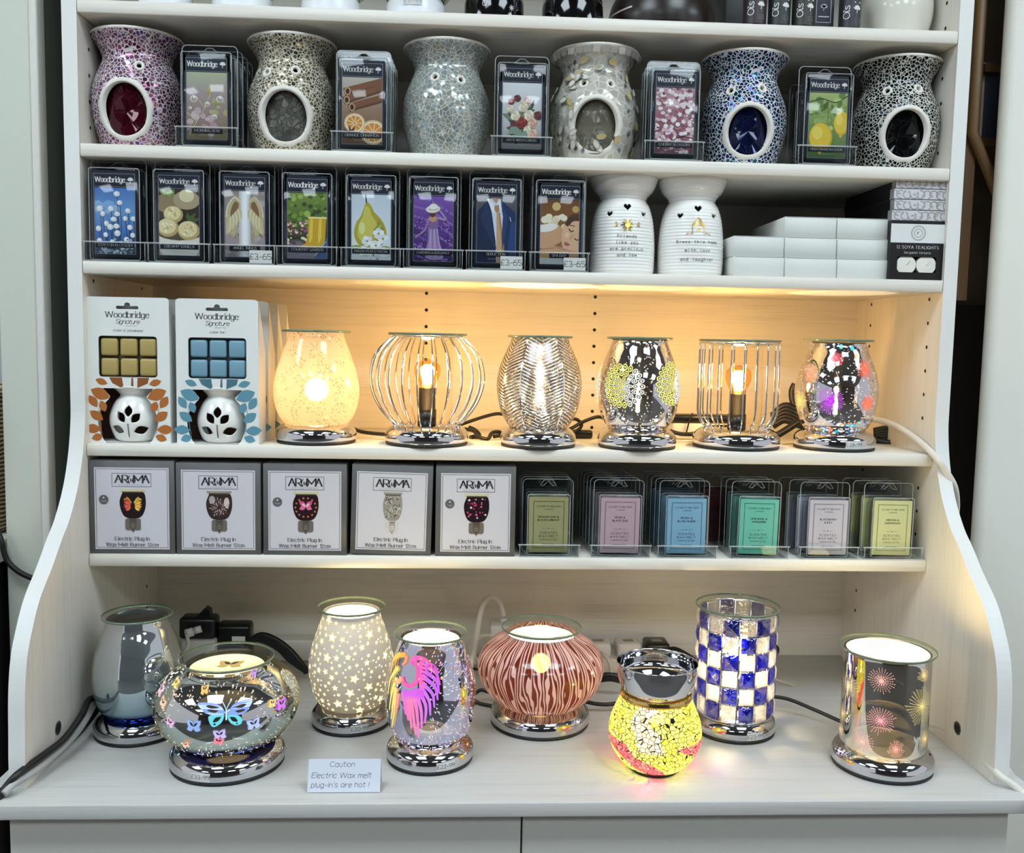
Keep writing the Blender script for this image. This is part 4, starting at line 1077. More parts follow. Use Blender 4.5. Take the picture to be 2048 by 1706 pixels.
# ---------------------------------------------------------------- gift sets: carton, wax cubes and a small burner
GC = mat('white_gift_carton', (226, 228, 224), .5, 0., .015, 30)
MP = sprof([(.0225, 0), (.0275, .006), (.0325, .022), (.0318, .036), (.0255, .051), (.0200, .0575), (.0205, .061), (.0275, .0685), (.0285, .0700)], 6); MR = prof_fn(MP)
LEAVES = ((0, .0325, .0145, .0052, PI/2), (-.004, .0255, .0165, .0052, 2.2), (.004, .0255, .0150, .0050, .85), (-.006, .0130, .0170, .0052, 2.75), (.006, .0130, .0175, .0052, .3))
def leafpts(x, z, L_, w_, a, n=10):
    up_, dn = [], []
    for k in range(n+1):
        t_ = k/n; h = w_*math.sin(PI*t_)**.9
        up_.append((L_*t_, h)); dn.append((L_*t_, -h))
    pts = dn+up_[-2:0:-1]; c, q = math.cos(a), math.sin(a)
    return [(x+u*c-v*q, z+u*q+v*c) for u, v in pts]
def mini_burner(r):
    b = MB()
    rim = [(.0290, .0710), (.0280, .0718), (.0265, .0708), (.018, .0655), (0, .0640)]
    b.lathe([(0, 0), (.021, 0)]+MP+rim, CERAM, 72)
    b.lathe([(0, .004)]+[(MR(z)-.003, z) for z in np.linspace(.004, .052, 14)]+[(0, .055)], CERAM, 48, flip=True)
    o = b.build('mini_burner', r); o['label'] = 'white glazed mini burner with leaf cut-outs'
    cm = MB()
    shapes = [leafpts(*l) for l in LEAVES]+[[(-.0009, .006), (.0009, .006), (.0006, .024), (-.0006, .024)]]
    for hp in shapes:
        n = len(hp); vb = len(cm.v)
        for dpt in (-.06, -.006): cm.v.extend([(p[0], dpt, p[1]) for p in hp])
        cm.face([vb+i for i in range(n)], CERAM); cm.face([vb+n+i for i in range(n)][::-1], CERAM)
        for i in range(n): cm.face((vb+(i+1) % n, vb+i, vb+n+i, vb+n+(i+1) % n), CERAM)
    cut(o, cm); return o
def gift_set(label, col, wax, name2):
    r = thing('burner_gift_set', label, 'gift set')
    W_, HB, HT, D_ = .104, .1165, .1855, .043
    hole = rrect(-.014, .014, .1705, .1755, .0022, 4); hole2 = [p for p in hole]
    hang = [(-.013, .1705), (.013, .1705), (.0142, .172), (.013, .1745), (.004, .1745), (.003, .178), (0, .179), (-.003, .178), (-.004, .1745), (-.013, .1745), (-.0142, .172)]
    wz0, wz1 = .0845, .1365
    win = rrect(-.0365, .0365, wz0, wz1, .004, 4)
    bw = [(MR(z)+.0026, z) for z in np.linspace(.001, .0700, 26)]
    bo = [(p[0], p[1]) for p in bw]+[(-p[0], p[1]) for p in bw[::-1]]; bo = [(min(x, .0365) if x > 0 else x-.0035*(1 if z < .05 else .4), z) for x, z in bo]
    outer = [(-W_/2, 0), (-W_/2+.001, 0)]+[(bo[-1][0], 0)]+bo[::-1][0:]+[(bo[0][0], 0)]+[(W_/2, 0)]+[p for p in rrect(-W_/2, W_/2, .05, HT, .005, 4) if p[1] > .1]
    b = MB(); b.plate(outer, [win, hang], 0, .0008, GC)
    x0, x1 = -W_/2, W_/2
    for q in (((x0, .0008, 0), (x0, .0008, HB), (x0, D_, HB), (x0, D_, 0)), ((x1, .0008, 0), (x1, D_, 0), (x1, D_, HB), (x1, .0008, HB)), ((x0, D_, 0), (x0, D_, HB), (x1, D_, HB), (x1, D_, 0)), ((x0, .0008, .0006), (x0, D_, .0006), (x1, D_, .0006), (x1, .0008, .0006))):
        b.quadpts(q, GC)
    b.quadpts([(x0, D_, HB), (x1, D_, HB), (x1, .002, HT-.002), (x0, .002, HT-.002)], GC)
    for s_ in (-1, 1): b.quadpts([(s_*W_/2, .0008, HB), (s_*W_/2, D_, HB), (s_*W_/2, .004, HT-.004)], GC)
    c = Canvas(b, flat(-.0001), PRINT, 2e-5)
    k = (38, 40, 44)
    c.text('Woodbridge', 0, .1598, .0072, k, wt=1.05, nib=.45, serif=.8, track=1.4)
    c.text('Signature', 0, .1520, .0052, k, wt=.75, slant=.25, track=.5, sx=1.15); c.text('COLLECTION', .004, .1486, .0013, k, wt=.9, track=3.)
    c.text(name2, 0, .1422, .0026, k, wt=.7, slant=.3, track=.6, sx=1.2)
    dk_ = tuple(v*.8 for v in col)
    c.poly([(-.024, wz0-.0006), (.026, wz0-.0006), (.024, .0765), (.012, .0712), (-.010, .0712), (-.020, .0765)], dk_); c.poly([(-.008, .0836), (.004, .0836), (.003, .0712), (-.006, .0712)], (228, 230, 226)); c.poly([(.006, .0836), (.0115, .0836), (.0110, .0712), (.0065, .0712)], (228, 230, 226))
    for s_ in (-1, 1):
        S_ = lambda x, z, L_, w_, a: c.poly(leafpts(s_*x, z, L_, w_, a if s_ > 0 else PI-a, 7), col)
        S_(.026, .0755, .016, .0042, .35 if s_ < 0 else .3); S_(.0235, .0575, .026, .0075, .42)
        S_(.0395, .0455, .018, .0052, 1.0); S_(.0325, .0290, .020, .0058, .62); S_(.0350, .0175, .021, .0060, .05); S_(.0330, .0095, .015, .0048, -.32); S_(.0295, .0400, .015, .005, 1.2)
        c.line([(s_*.034, .012), (s_*.0365, .028), (s_*.0375, .044)], .0006, col)
    b.build('carton', r)
    wm = mat('wax_%d_%d_%d' % wax, wax, .35, 0., .05, 40, Subsurface_Weight=.15)
    b = MB(); b.box(-.039, .039, .010, .012, wz0-.002, wz1+.002, mat('wax_back_%d' % wax[0], tuple(v*.5 for v in wax), .5)); wb = b.build('wax_tray', r)
    for iz in range(2):
        for ix in range(3):
            b = MB(); cx = -.0243+ix*.0243; cz = wz0+.0125+iz*.0255
            b.box(cx-.0106, cx+.0106, .0015, .0098, cz-.0112, cz+.0112, wm, bev=.003, seg=3); b.build('wax_cube', wb)
    m_ = mini_burner(r); m_.location = (0, .0275, .0012)
    b = MB(); b.plate([(p[0]*1.0, p[1]) for p in rrect(-.05, .05, .002, .083, .001, 2)], [], D_-.003, D_-.002, mat('carton_inside_shade', (66, 36, 20) if col[0] > 120 else (150, 128, 104), .8)); b.build('backing_card', r)  # brown paints in the shadow inside the carton
    return r
z4 = ZS[4]
g1 = gift_set('white burner gift set with orange leaves and brown wax cubes, front left on fourth shelf', (176, 106, 52), (176, 154, 94), 'Amber & Sandalwood'); x1_ = xat(256.5, .012, z4+.09); g1.location = (x1_, .012, z4)
g2 = gift_set('white burner gift set with blue leaves and blue wax cubes, front of its row', (96, 146, 164), (118, 158, 176), 'Juniper Rain'); x2_ = xat(435, .012, z4+.09); g2.location = (x2_, .012, z4)
for k in range(1, 4):
    dup(g2, (x2_+(.003, .0055, .0085)[k-1], .012+.0465*k, z4), 0, 'blue leaf burner gift set, %s behind the front blue one' % ('directly', 'second', 'third')[k-1], 'blue leaf gift sets')
g3 = gift_set('burner gift set with rust red leaves directly behind the orange leaf one', (164, 70, 50), (150, 90, 70), 'Amber'); g3.location = (x1_+.0045, .060, z4)

# ---------------------------------------------------------------- plug-in burner boxes on the fifth shelf
def plug_art(c, kind, cx, cz):
    dark = {'wing': (30, 16, 18), 'burst': (52, 40, 40), 'fly': (36, 18, 26), 'crackle': (150, 144, 134), 'stars': (28, 12, 24)}[kind]
    w_ = .0165 if kind != 'crackle' else .0125
    c.spoly([(cx-w_*.72, cz+.019), (cx+w_*.72, cz+.019), (cx+w_, cz+.006), (cx+w_*.86, cz-.008), (cx+w_*.45, cz-.0155), (cx-w_*.45, cz-.0155), (cx-w_*.86, cz-.008), (cx-w_, cz+.006)], dark)
    if kind == 'wing':
        for s_ in (-1, 1):
            for k in range(7): c.leaf(cx+s_*.0025, cz+.002-.0006*k, .0115-.0006*k, .0017, (PI/2-s_*(.45+.3*k)) if s_ > 0 else PI/2+(.45+.3*k), ((226, 150, 60) if s_ > 0 else (206, 70, 60)) if k % 2 else ((240, 200, 90) if s_ > 0 else (230, 110, 80)))
            c.curve([(cx+s_*.002, cz+.004), (cx+s_*.006, cz+.010), (cx+s_*.011, cz+.008)], .0018, (236, 206, 96) if s_ > 0 else (222, 150, 70))
    if kind == 'fly':
        for s_ in (-1, 1):
            c.leaf(cx, cz+.002, .0115, .0034, PI/2-s_*.85, (196, 84, 124)); c.leaf(cx, cz+.002, .009, .0030, PI/2-s_*1.95, (216, 110, 150)); c.leaf(cx, cz+.002, .007, .0016, PI/2-s_*.85, (240, 190, 210))
        for k in range(14): c.star(cx+w_*.8*math.cos(k*.449), cz+.001+.0145*math.sin(k*.449)*.85, .0018, (190, 120, 84), k, .5, up=k == 0)
    if kind == 'burst':
        c.ell(cx+.0095, cz+.006, .0035, .007, (206, 196, 190)); c.ell(cx-.009, cz+.010, .004, .005, (170, 160, 156))
        for k in range(44):
            a = k*2.4; r0 = .002+.0002*k; c.line([(cx+r0*math.cos(a), cz+r0*math.sin(a)), (cx+(r0+.003)*math.cos(a), cz+(r0+.003)*math.sin(a))], .0007, (226, 206, 200) if k % 3 else (150, 90, 80), up=k == 0)
    if kind == 'crackle':
        for k in range(46):
            a = rnd.uniform(0, 6.28); x, z = cx+rnd.uniform(-.010, .010), cz+rnd.uniform(-.012, .015); c.line([(x, z), (x+.004*math.cos(a), z+.004*math.sin(a))], .0008, (58, 54, 50) if k % 2 else (206, 202, 194), up=k % 12 == 0)
    if kind == 'stars':
        for k in range(34): c.star(cx+rnd.uniform(-.012, .012), cz+rnd.uniform(-.011, .015), rnd.uniform(.0009, .0022), rnd.choice([(236, 220, 224), (196, 60, 100), (220, 120, 150), (150, 40, 70)]), rnd.random()*3, .45, up=k % 9 == 0)
    c.rect(cx-w_*.95, cz+.0185, cx+w_*.95, cz+.0212, (206, 200, 150) if kind not in ('burst', 'crackle') else (150, 146, 134)); c.rect(cx-w_*.8, cz+.0172, cx+w_*.8, cz+.0186, (86, 76, 60))
    pg = (112, 104, 96) if kind != 'crackle' else (206, 200, 196); pw = .0098 if kind != 'crackle' else .0080
    c.poly(rrect(cx-pw, cx+pw, cz-.0315, cz-.0162, .003, 3), pg); c.poly([(cx-pw*.5, cz-.0165), (cx+pw*.5, cz-.0165), (cx+pw*.45, cz-.027), (cx, cz-.0345), (cx-pw*.45, cz-.027)], tuple(v*.8 for v in pg))
    c.line([(cx-pw*.35, cz-.0185), (cx+pw*.35, cz-.0185)], .0007, (50, 46, 42)); c.ell(cx, cz-.0255, .0022, .0026, tuple(v*1.15 for v in pg)); c.ell(cx, cz-.0255, .001, .0012, (70, 64, 58))
def plug_box(label, kind, px0, px1, pytop, y, lean=0., badge=False):
    z0 = ZS[5]; x0, x1 = xat(px0, y, z0+.06), xat(px1, y, z0+.06); W_ = x1-x0; H_ = zat(pytop, (x0+x1)/2, y)-z0
    r = thing('plug_in_burner_box', label, 'box', ((x0+x1)/2, y, z0+(abs(math.sin(lean))*W_/2)), 0, 'plug-in burner boxes', rot=(0, lean, 0))
    b = MB(); g = (92, 92, 92); b.box(-W_/2, W_/2, 0, .115, 0, H_, PRINT, g, bev=.0008, seg=1)
    c = Canvas(b, flat(-.00005), PRINT, 2e-5)
    e = .0068
    c.rect(-W_/2+e, e*.9, W_/2-e, H_-e*1.35, (206, 204, 210)); c.frame(-W_/2+e+.0017, e*.9+.0017, W_/2-e-.0017, H_-e*1.35-.0017, .0006, (52, 52, 56))
    zt = H_-.031
    c.frame(-.0248, zt-.003, .0248, zt+.0145, .0006, (58, 58, 62)); k = (56, 56, 60)
    for ch, x_ in (('A', -.0165), ('R', -.0080), ('M', .0085), ('A', .0178)): c.text(ch, x_, zt+.0022, .0098, k, wt=1.5, nib=.35, serif=.5)
    for s_ in (-1, 1): c.curve([(.0003+s_*.0028, zt+.0018), (.0003+s_*.0046, zt+.0062), (.0003+s_*.0022, zt+.0118)], .0016, k, .0008); c.leaf(.0003+s_*.0008, zt+.0026, .0062, .0009, PI/2-s_*.12, k)
    c.text('ACCESSORIES', 0, zt-.0014, .0019, (128, 128, 132), wt=.9, track=6.5)
    plug_art(c, kind, .0012, H_*.5+.002)
    if badge: c.ell(-W_/2+.0185, H_*.5+.010, .0060, .0060, (96, 96, 98), n=24); c.star(-W_/2+.0185, H_*.5+.0125, .0016, (220, 220, 220)); c.text('Touch', -W_/2+.0185, H_*.5+.0072, .0016, (210, 210, 210), wt=.9)
    c.text('Electric Plug In', 0, .0178, .0046, (72, 72, 76), wt=.95, nib=.5, serif=.8, track=1.5); c.text('Wax Melt Burner 12cm', 0, .0100, .0046, (72, 72, 76), wt=.95, nib=.5, serif=.8, track=1.5, sx=.95)
    b.build('carton', r)
    b = MB(); b.box(-W_/2+.001, W_/2-.001, .0006, .020, H_+.0001, H_+.0004, PRINT, (110, 110, 110)); b.build('lid_flap', r)
    return r
plug_box('grey and white burner box picturing red and gold wings, leftmost on fifth shelf', 'wing', 178.5, 349, 921, .004, 0, True)
plug_box('grey and white burner box picturing a silver starburst bowl, no badge', 'burst', 352, 521, 926, .004)
plug_box('grey and white burner box picturing a pink butterfly bowl', 'fly', 526, 693, 928, .004, 0, True)
plug_box('leaning grey and white burner box picturing a pale crackle bowl', 'crackle', 700, 862, 932, .005, .022)
plug_box('grey and white burner box picturing a star-patterned bowl, beside the khaki packs', 'stars', 871, 1031, 933, .004, 0, True)

# ---------------------------------------------------------------- lamps
def warm_light(root, z, power, col=(1., .77, .49), rad=.012):
    l = bpy.data.lights.new('bulb_light', 'POINT'); l.energy = power*LAMP_K; l.color = col; l.shadow_soft_size = rad
    o = bpy.data.objects.new('bulb_light', l); COL.objects.link(o); o.parent = root; o.location = (0, 0, z)
def lamp_base(r, R, h=.027, price=None, pth=0.):
    prof = sprof([(R-.0012, .0042), (R, .0062), (R+.0004, .0115), (R-.0012, .0172), (R-.006, .0225), (R-.013, .0258), (R-.020, h)], 5)
    b = MB(); b.lathe(prof+[(0, h)], CHROME, 96); b.build('base', r)
    b = MB(); b.lathe([(0, 0), (R-.0015, 0), (R-.0008, .0008), (R-.0008, .0042), (0, .0043)], RUBBER, 96); b.build('foot', r)
    if price:
        f = prof_fn([(R, .0062), (R+.0004, .0115), (R-.0012, .0172), (R-.006, .0225)])
        b = MB(); c = Canvas(b, wrap(f, .0003, pth), PRINT)
        for k in range(6):
            for j in range(3):
                u0, u1 = -.0115+.0038*k, -.0115+.0038*(k+1); v0, v1 = .0060+.0032*j, .0060+.0032*(j+1)
                c.rect(u0, v0, u1, v1, (206, 206, 204), up=False)
        c.text(price, 0, .0088, .0045, (66, 64, 64), wt=.8, track=1.2); b.build('price_sticker', r)
def lamp_dish(r, z, R, depth=.006, glow=None, gz=None, gR=None, art=None):
    b = MB(); b.lathe([(R, z), (R*.86, z-.0012), (R*.70, z-depth*.7), (R*.5, z-depth), (0, z-depth)], GLASS, 72)
    b.lathe([(R-.0006, z-.0024), (R+.0003, z-.0014), (R+.0003, z), (R-.0006, z+.0006)], GEDGE, 72); d = b.build('glass_dish', r)
    if glow:
        b = MB(); b.lathe([(gR, gz), (0, gz)], GLOW if not art else GLOW_MID, 64, col=glow, flip=False)
        if art: art(Canvas(b, lambda u, v, l: (u, v, gz+l), GLOW_LOW, 4e-5))
        b.lathe([(gR, gz-.001), (gR+.0015, gz+.0005), (gR, gz+.001)], CHROME, 64)
        b.build('lit_diffuser', r)
def plain_bulb(r, z, R=.017, k=18., col=(255, 214, 150)):
    b = MB(); b.lathe([(0, z-R)]+[(R*math.sin(a), z-R*math.cos(a)) for a in np.linspace(.2, PI-.2, 12)]+[(0, z+R)], mat_glow('bulb_glow_%d' % k, k), 24, col=col); b.build('bulb', r)
def surf(cx, cy, z0, Rf, zmax=.17):
    # pixel -> (arc, height) on a turned shade
    def h(px, py):
        d = ray(px, py); d = d/np.linalg.norm(d); o = CAM-np.array([cx, cy, z0]); t = 0.
        tc = -(o[0]*d[0]+o[1]*d[1])/(d[0]**2+d[1]**2)
        ts = np.linspace(tc-.13, tc, 260); best = None
        for t in ts:
            p = o+d*t
            if math.hypot(p[0], p[1]) <= Rf(p[2]): best = p; break
        if best is None: best = o+d*tc
        return math.atan2(best[0], -best[1])*Rf(best[2]), best[2]
    return h
def streaks(c, n, Rf, z0, z1, src, cols, thr=2.3, ln=(.0006, .0022), w_=.0006, keep=lambda u, v: True):
    c.up()
    for i in range(n):
        z = rnd.uniform(z0, z1); th = rnd.uniform(-thr, thr); u = th*Rf(z)
        if not keep(u, z): continue
        su, sz = min(src, key=lambda s_: (s_[0]-u)**2+(s_[1]-z)**2); d = math.hypot(u-su, z-sz)+1e-6
        l = rnd.uniform(*ln); e = rnd.uniform(.6, 1.3)*w_
        du, dz = (u-su)/d, (z-sz)/d
        c.line([(u, z), (u+du*l, z+dz*l)], e, rnd.choice(cols), w2=e*1.6, up=False)
        if rnd.random() < .4: c.ell(u+du*l, z+dz*l, e, e, rnd.choice(cols), n=6, up=False)
def burst(c, u, z, R, n, col, core=None, dash=False, w_=.0007):
    c.up()
    for k in range(n):
        a = 2*PI*k/n+.1; r1 = R*rnd.uniform(.8, 1.05)
        if dash:
            r0 = R*.12
            while r0 < r1: l = .0014; c.line([(u+r0*math.cos(a), z+r0*math.sin(a)), (u+(r0+l)*math.cos(a), z+(r0+l)*math.sin(a))], w_*(.6+.7*r0/R), col, up=False); r0 += .0024
        else:
            c.line([(u, z), (u+r1*math.cos(a), z+r1*math.sin(a))], w_*1.3, col, w2=w_*.9, up=False); c.ell(u+r1*math.cos(a), z+r1*math.sin(a), w_*.8, w_*.8, col, n=6, up=False)
    if core: c.ell(u, z, R*.3, R*.3, core, n=16)
EGG = [(.030, .0225), (.0395, .0265), (.0500, .045), (.0552, .076), (.0520, .1), (.0445, .122), (.0385, .137), (.0365, .146)]
SQUAT = [(.046, .0255), (.060, .0325), (.0765, .052), (.0835, .075), (.0790, .094), (.0655, .1095), (.0500, .1185), (.0460, .1220)]
def shade(r, prof, m, seg=96, n=8, name='glass_shade', art=None, gm=None, lift=.0005):
    P_ = sprof(prof, n); f = prof_fn(prof)
    b = MB(); b.lathe(P_, m, seg)
    if art: art(Canvas(b, wrap(f, lift), gm or GLOW, 3e-5))
    return b.build(name, r)
def cord(r, pts, wr=.0026, m=None, name='power_cord'):
    # pts (px, py, y) in the photograph and depth; child of its lamp
    o = Vector(r.location)
    b = MB(); b.tube([tuple(Vector(aty(*p))-o) for p in pts], wr, m or CORD, 8, n=7); return b.build(name, r)

G4 = 'wax melt lamps on the fourth shelf'; G0 = 'wax melt lamps on the worktop'
z4 = ZS[4]
def lamp(label, x, y, z, grp): return thing('wax_melt_lamp', label, 'lamp', (x, y, z), 0, grp)

# frosted speckled egg
def frost():
    t = NT('frosted_speckled_glass'); v = t.n('TexVoronoi', Vector=t.coords(), Scale=330.); nz = t.n('TexNoise', Vector=t.coords(), Scale=60., Detail=2.)
    mk = t.math('MULTIPLY', t.math('LESS_THAN', v.outputs['Distance'], .34), t.math('GREATER_THAN', nz.outputs[0], .5))
    col = mixc(t, mk, (1, .86, .68, 1), (.50, .38, .24, 1))
    a = t.n('BsdfTranslucent', Color=col); d = t.n('BsdfDiffuse', Color=col); tr = t.n('BsdfRefraction', Color=(1, .9, .75, 1), Roughness=.55, IOR=1.04); g = t.n('BsdfGlossy', Color=(1, 1, 1, 1), Roughness=.06)
    s1 = t.n('MixShader', i0=.22, i1=a, i2=d); s2 = t.n('MixShader', i0=.24, i1=s1, i2=tr); fr = t.thin(.03, .7)
    return t.end(t.n('MixShader', i0=fr, i1=s2, i2=g))
r = lamp('lit frosted egg-shaped lamp with speckled cream glass on chrome base', -.2694, .056, z4, G4)
lamp_base(r, .0527); lamp_dish(r, .1485, .0448)
shade(r, [(.034, .0225), (.043, .0265), (.0520, .042), (.0565, .066), (.0535, .09), (.0455, .116), (.0380, .136), (.0355, .146)], frost())
plain_bulb(r, .070, .015, 15); cord(r, [(660, 858, .11), (700, 856, .12), (725, 864, .11), (775, 869, .09), (800, 868, .10)])
# round wire cage
def cage_bulb(r, zs, zb, R=.0175):
    b = MB(); b.lathe([(0, .024), (.0125, .024), (.0125, zs*.62), (.0112, zs*.62), (.0112, zs), (0, zs)], BLACK, 32); b.build('socket', r)
    b = MB(); b.lathe(sprof([(.009, zs), (.0115, zs+.006), (R, zb-.002), (R*.86, zb+.0105), (0, zb+R)], 6), mat_clear('amber_bulb_glass', (255, 226, 176), .05, 1.), 32); bb = b.build('bulb', r)
    b = MB()
    for k in range(6):
        a = k*PI/3; b.tube([(.0035*math.cos(a), .0035*math.sin(a), zs+.005), (.007*math.cos(a), .007*math.sin(a), zb-.004), (.004*math.cos(a), .004*math.sin(a), zb+.009)], .0013, mat_glow('filament_glow', 40), 6, col=(255, 206, 130), n=3)
    b.build('filament', bb)
r = lamp('lit round wire cage lamp with bare bulb and black socket', -.1219, .0506, z4, G4)
lamp_base(r, .0555); lamp_dish(r, .1474, .0522, .010); cage_bulb(r, .075, .097)
cp = [(.0380, .0225), (.0520, .034), (.0690, .059), (.0765, .088), (.0700, .118), (.0530, .138), (.0460, .1435)]
b = MB()
for k in range(24):
    a = 2*PI*(k+.5)/24; b.tube([(p[0]*math.sin(a), -p[0]*math.cos(a), p[1]) for p in cp], .00105, CHROME, 6, n=6)
for R_, z_ in ((.0460, .1435), (.0385, .0240)): b.tube([(R_*math.sin(q*PI/24), R_*math.cos(q*PI/24), z_) for q in range(48)], .0013, CHROME, 6, closed=True, raw=True)
b.build('wire_cage', r)
b = MB(); b.lathe(sprof([(.031, .026), (.034, .05), (.034, .1), (.033, .136)], 5), mat_clear('inner_glass_sleeve', (255, 252, 246), .0, .8), 48); b.build('glass_sleeve', r)
warm_light(r, .1, 1.); cord(r, [(900, 858, .11), (930, 846, .13), (985, 829, .16), (1010, 829, .17), (1050, 836, .18)]); 
# feather-patterned mercury glass
def feather():
    t = NT('feather_embossed_glass'); sp = t.n('SeparateXYZ'); t.set(sp, 0, t.n('TexCoord').outputs['Object'])
    th = t.math('ARCTAN2', sp.outputs[0], t.math('MULTIPLY', sp.outputs[1], -1.))
    s_ = t.math('SUBTRACT', t.math('FRACT', t.math('MULTIPLY_ADD', th, 6/(2*PI), .5)), .5); ab = t.math('ABSOLUTE', s_)
    nz = t.n('TexNoise', Vector=t.coords(), Scale=120., Detail=2.)
    ph = t.math('ADD', t.math('MULTIPLY_ADD', sp.outputs[2], 1450., t.math('MULTIPLY', ab, -32.)), t.math('MULTIPLY', nz.outputs[0], .7))
    wv = t.math('MULTIPLY_ADD', t.math('SINE', ph), .5, .5)
    bp = t.n('Bump', Strength=.9, Distance=.0012, Height=wv)
    edge = t.math('GREATER_THAN', ab, .482)
    g = t.n('BsdfGlossy', Color=(.82, .82, .84, 1), Roughness=.09, Normal=bp); tr = t.n('BsdfTransparent', Color=(1, .90, .70, 1)); dkg = t.n('BsdfGlossy', Color=(.10, .10, .12, 1), Roughness=.15)
    lw = t.n('LayerWeight', Blend=.5)
    gap = t.math('LESS_THAN', wv, .34); tfac = t.math('MULTIPLY_ADD', lw.outputs['Facing'], .55, .10)
    s1 = t.n('MixShader', i0=tfac, i1=dkg, i2=tr); s2 = t.n('MixShader', i0=gap, i1=g, i2=s1); s3 = t.n('MixShader', i0=.10, i1=s2, i2=tr)
    return t.end(t.n('MixShader', i0=edge, i1=s3, i2=t.n('BsdfGlossy', Color=(.95, .9, .75, 1), Roughness=.15)))
r = lamp('silver and gold feather-embossed glass lamp, third from left on the fourth shelf', .0275, .0440, z4, G4)
lamp_base(r, .0505); lamp_dish(r, .1469, .0432)
FP = [(.031, .0225), (.0405, .0275), (.0520, .05), (.0570, .080), (.0535, .105), (.0455, .125), (.0395, .138), (.0375, .146)]; FR = prof_fn(FP)
def fdots(c):
    c.up()
    for i in range(520):
        z = rnd.uniform(.028, .143); th = rnd.uniform(-1.6, 1.6); s_ = rnd.uniform(.0003, .0008); c.ell(th*FR(z), z, s_, s_, rnd.choice([(255, 246, 220), (255, 226, 170), (255, 255, 250)]), n=6, up=False)
shade(r, FP, feather(), art=fdots, gm=GLOW_LOW); warm_light(r, .075, 1.4, rad=.004)
cord(r, [(1120, 846, .12), (1150, 838, .15), (1163, 850, .15), (1152, 862, .14), (1120, 868, .12)])
# yellow flower mirror glass
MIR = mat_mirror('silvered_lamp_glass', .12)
r = lamp('mirrored glass lamp with large yellow petal flowers', .1614, .0450, z4, G4)
lamp_base(r, .0525); lamp_dish(r, .1475, .0437)
ER = prof_fn(EGG); H = surf(.1614, .0450, z4, ER)
def flower4(c):
    u1, z1 = H(1246, 772); u2, z2 = H(1346, 768); u2 = max(u2, u1+.062)
    streaks(c, 620, ER, .028, .143, [(u1, z1), (u2, z2)], [(255, 250, 230), (255, 240, 190), (240, 250, 255)], keep=lambda u, v: (u-u1)**2+(v-z1)**2 > .029**2)
    for uu, zz in ((u2, z2), (u1, z1), (u1-.075, z1)):
        for rr, n, L_, w_ in ((.0205, 22, .0088, .0030), (.0128, 15, .0078, .0028), (.0058, 9, .0070, .0022), (.0008, 6, .0048, .0015)):
            for lv, (kk, m_, col) in enumerate(((1., None, (246, 240, 120)), (.66, MATT, (40, 38, 30)), (.36, None, (240, 236, 170)))):
                c.alt = m_; c.up()
                for q in range(n):
                    a = 2*PI*q/n; o_ = L_*(1-kk)/2; ww = w_*(kk if lv else 1)
                    c.ell(uu+(rr+L_/2)*math.cos(a), zz+(rr+L_/2)*math.sin(a), L_*kk/2, ww, col if not (m_ is None and (a > 4.9 or a < .9)) else (250, 250, 236), a, 14, up=False)
            c.alt = None
shade(r, EGG, MIR, art=flower4, gm=GLOW_LOW); warm_light(r, .075, .6, rad=.003)
cord(r, [(1225, 850, .11), (1200, 834, .14), (1170, 842, .15), (1140, 858, .14), (1118, 866, .13)])
# straight wire cage
r = lamp('lit straight-sided wire cage lamp with bare bulb, second from right on the fourth shelf', .3026, .0635, z4, G4)
lamp_base(r, .0590); lamp_dish(r, .1469, .0548, .010); cage_bulb(r, .073, .096)
b = MB(); cp = [(.034, .0235), (.040, .0265), (.0485, .034), (.0535, .047), (.0540, .065), (.0540, .1), (.0535, .142)]
for k in range(20):
    a = 2*PI*(k+.5)/20; b.tube([(p[0]*math.sin(a), -p[0]*math.cos(a), p[1]) for p in cp], .00105, CHROME, 6, n=4)
for R_, z_ in ((.0535, .1425), (.0345, .0245)): b.tube([(R_*math.sin(q*PI/24), R_*math.cos(q*PI/24), z_) for q in range(48)], .0013, CHROME, 6, closed=True, raw=True)
b.build('wire_cage', r)
b = MB(); b.lathe(sprof([(.031, .026), (.033, .05), (.033, .1), (.032, .136)], 5), bpy.data.materials['inner_glass_sleeve'], 48); b.build('glass_sleeve', r)
warm_light(r, .1, .9)
# firework mirror glass
r = lamp('mirrored glass lamp with purple and red firework bursts, rightmost on the fourth shelf', .4400, .0629, z4, G4)
lamp_base(r, .0545, price='£ 28-99', pth=.10); lamp_dish(r, .1500, .0457)
H6 = surf(.44, .0629, z4, ER)
def fire6(c):
    P6 = [H6(*p) for p in ((1661, 802), (1671, 717), (1622, 747), (1600, 802), (1729, 738), (1735, 807))]
    streaks(c, 640, ER, .028, .143, P6, [(255, 250, 236), (255, 226, 200), (250, 214, 240), (255, 245, 190)])
    for (u, z), R_, col, core, n in zip(P6, (.0175, .0098, .0135, .0145, .0125, .0115), ((196, 90, 226), (232, 100, 110), (246, 170, 120), (246, 216, 120), (240, 120, 96), (246, 120, 90)), ((190, 60, 230), (226, 90, 110), (246, 150, 130), None, (240, 110, 90), (246, 120, 90)), (40, 30, 34, 34, 30, 30)): burst(c, u, z, R_, n, col, core)
    c.up()
    for k in range(26): c.ell(rnd.uniform(-.03, .03), rnd.uniform(.027, .040), rnd.uniform(.001, .003), rnd.uniform(.0006, .0016), rnd.choice([(40, 110, 200), (60, 190, 200), (30, 60, 170), (250, 120, 60), (120, 220, 220)]), n=8, up=False)
    for px, py in ((1682, 693), (1704, 696), (1712, 712)): u, z = H6(px, py); c.ell(u, z, .0026, .0034, (90, 210, 226) if py < 700 else (250, 150, 60), n=6)
shade(r, EGG, MIR, art=fire6, gm=GLOW_LOW); warm_light(r, .075, .6, rad=.003)

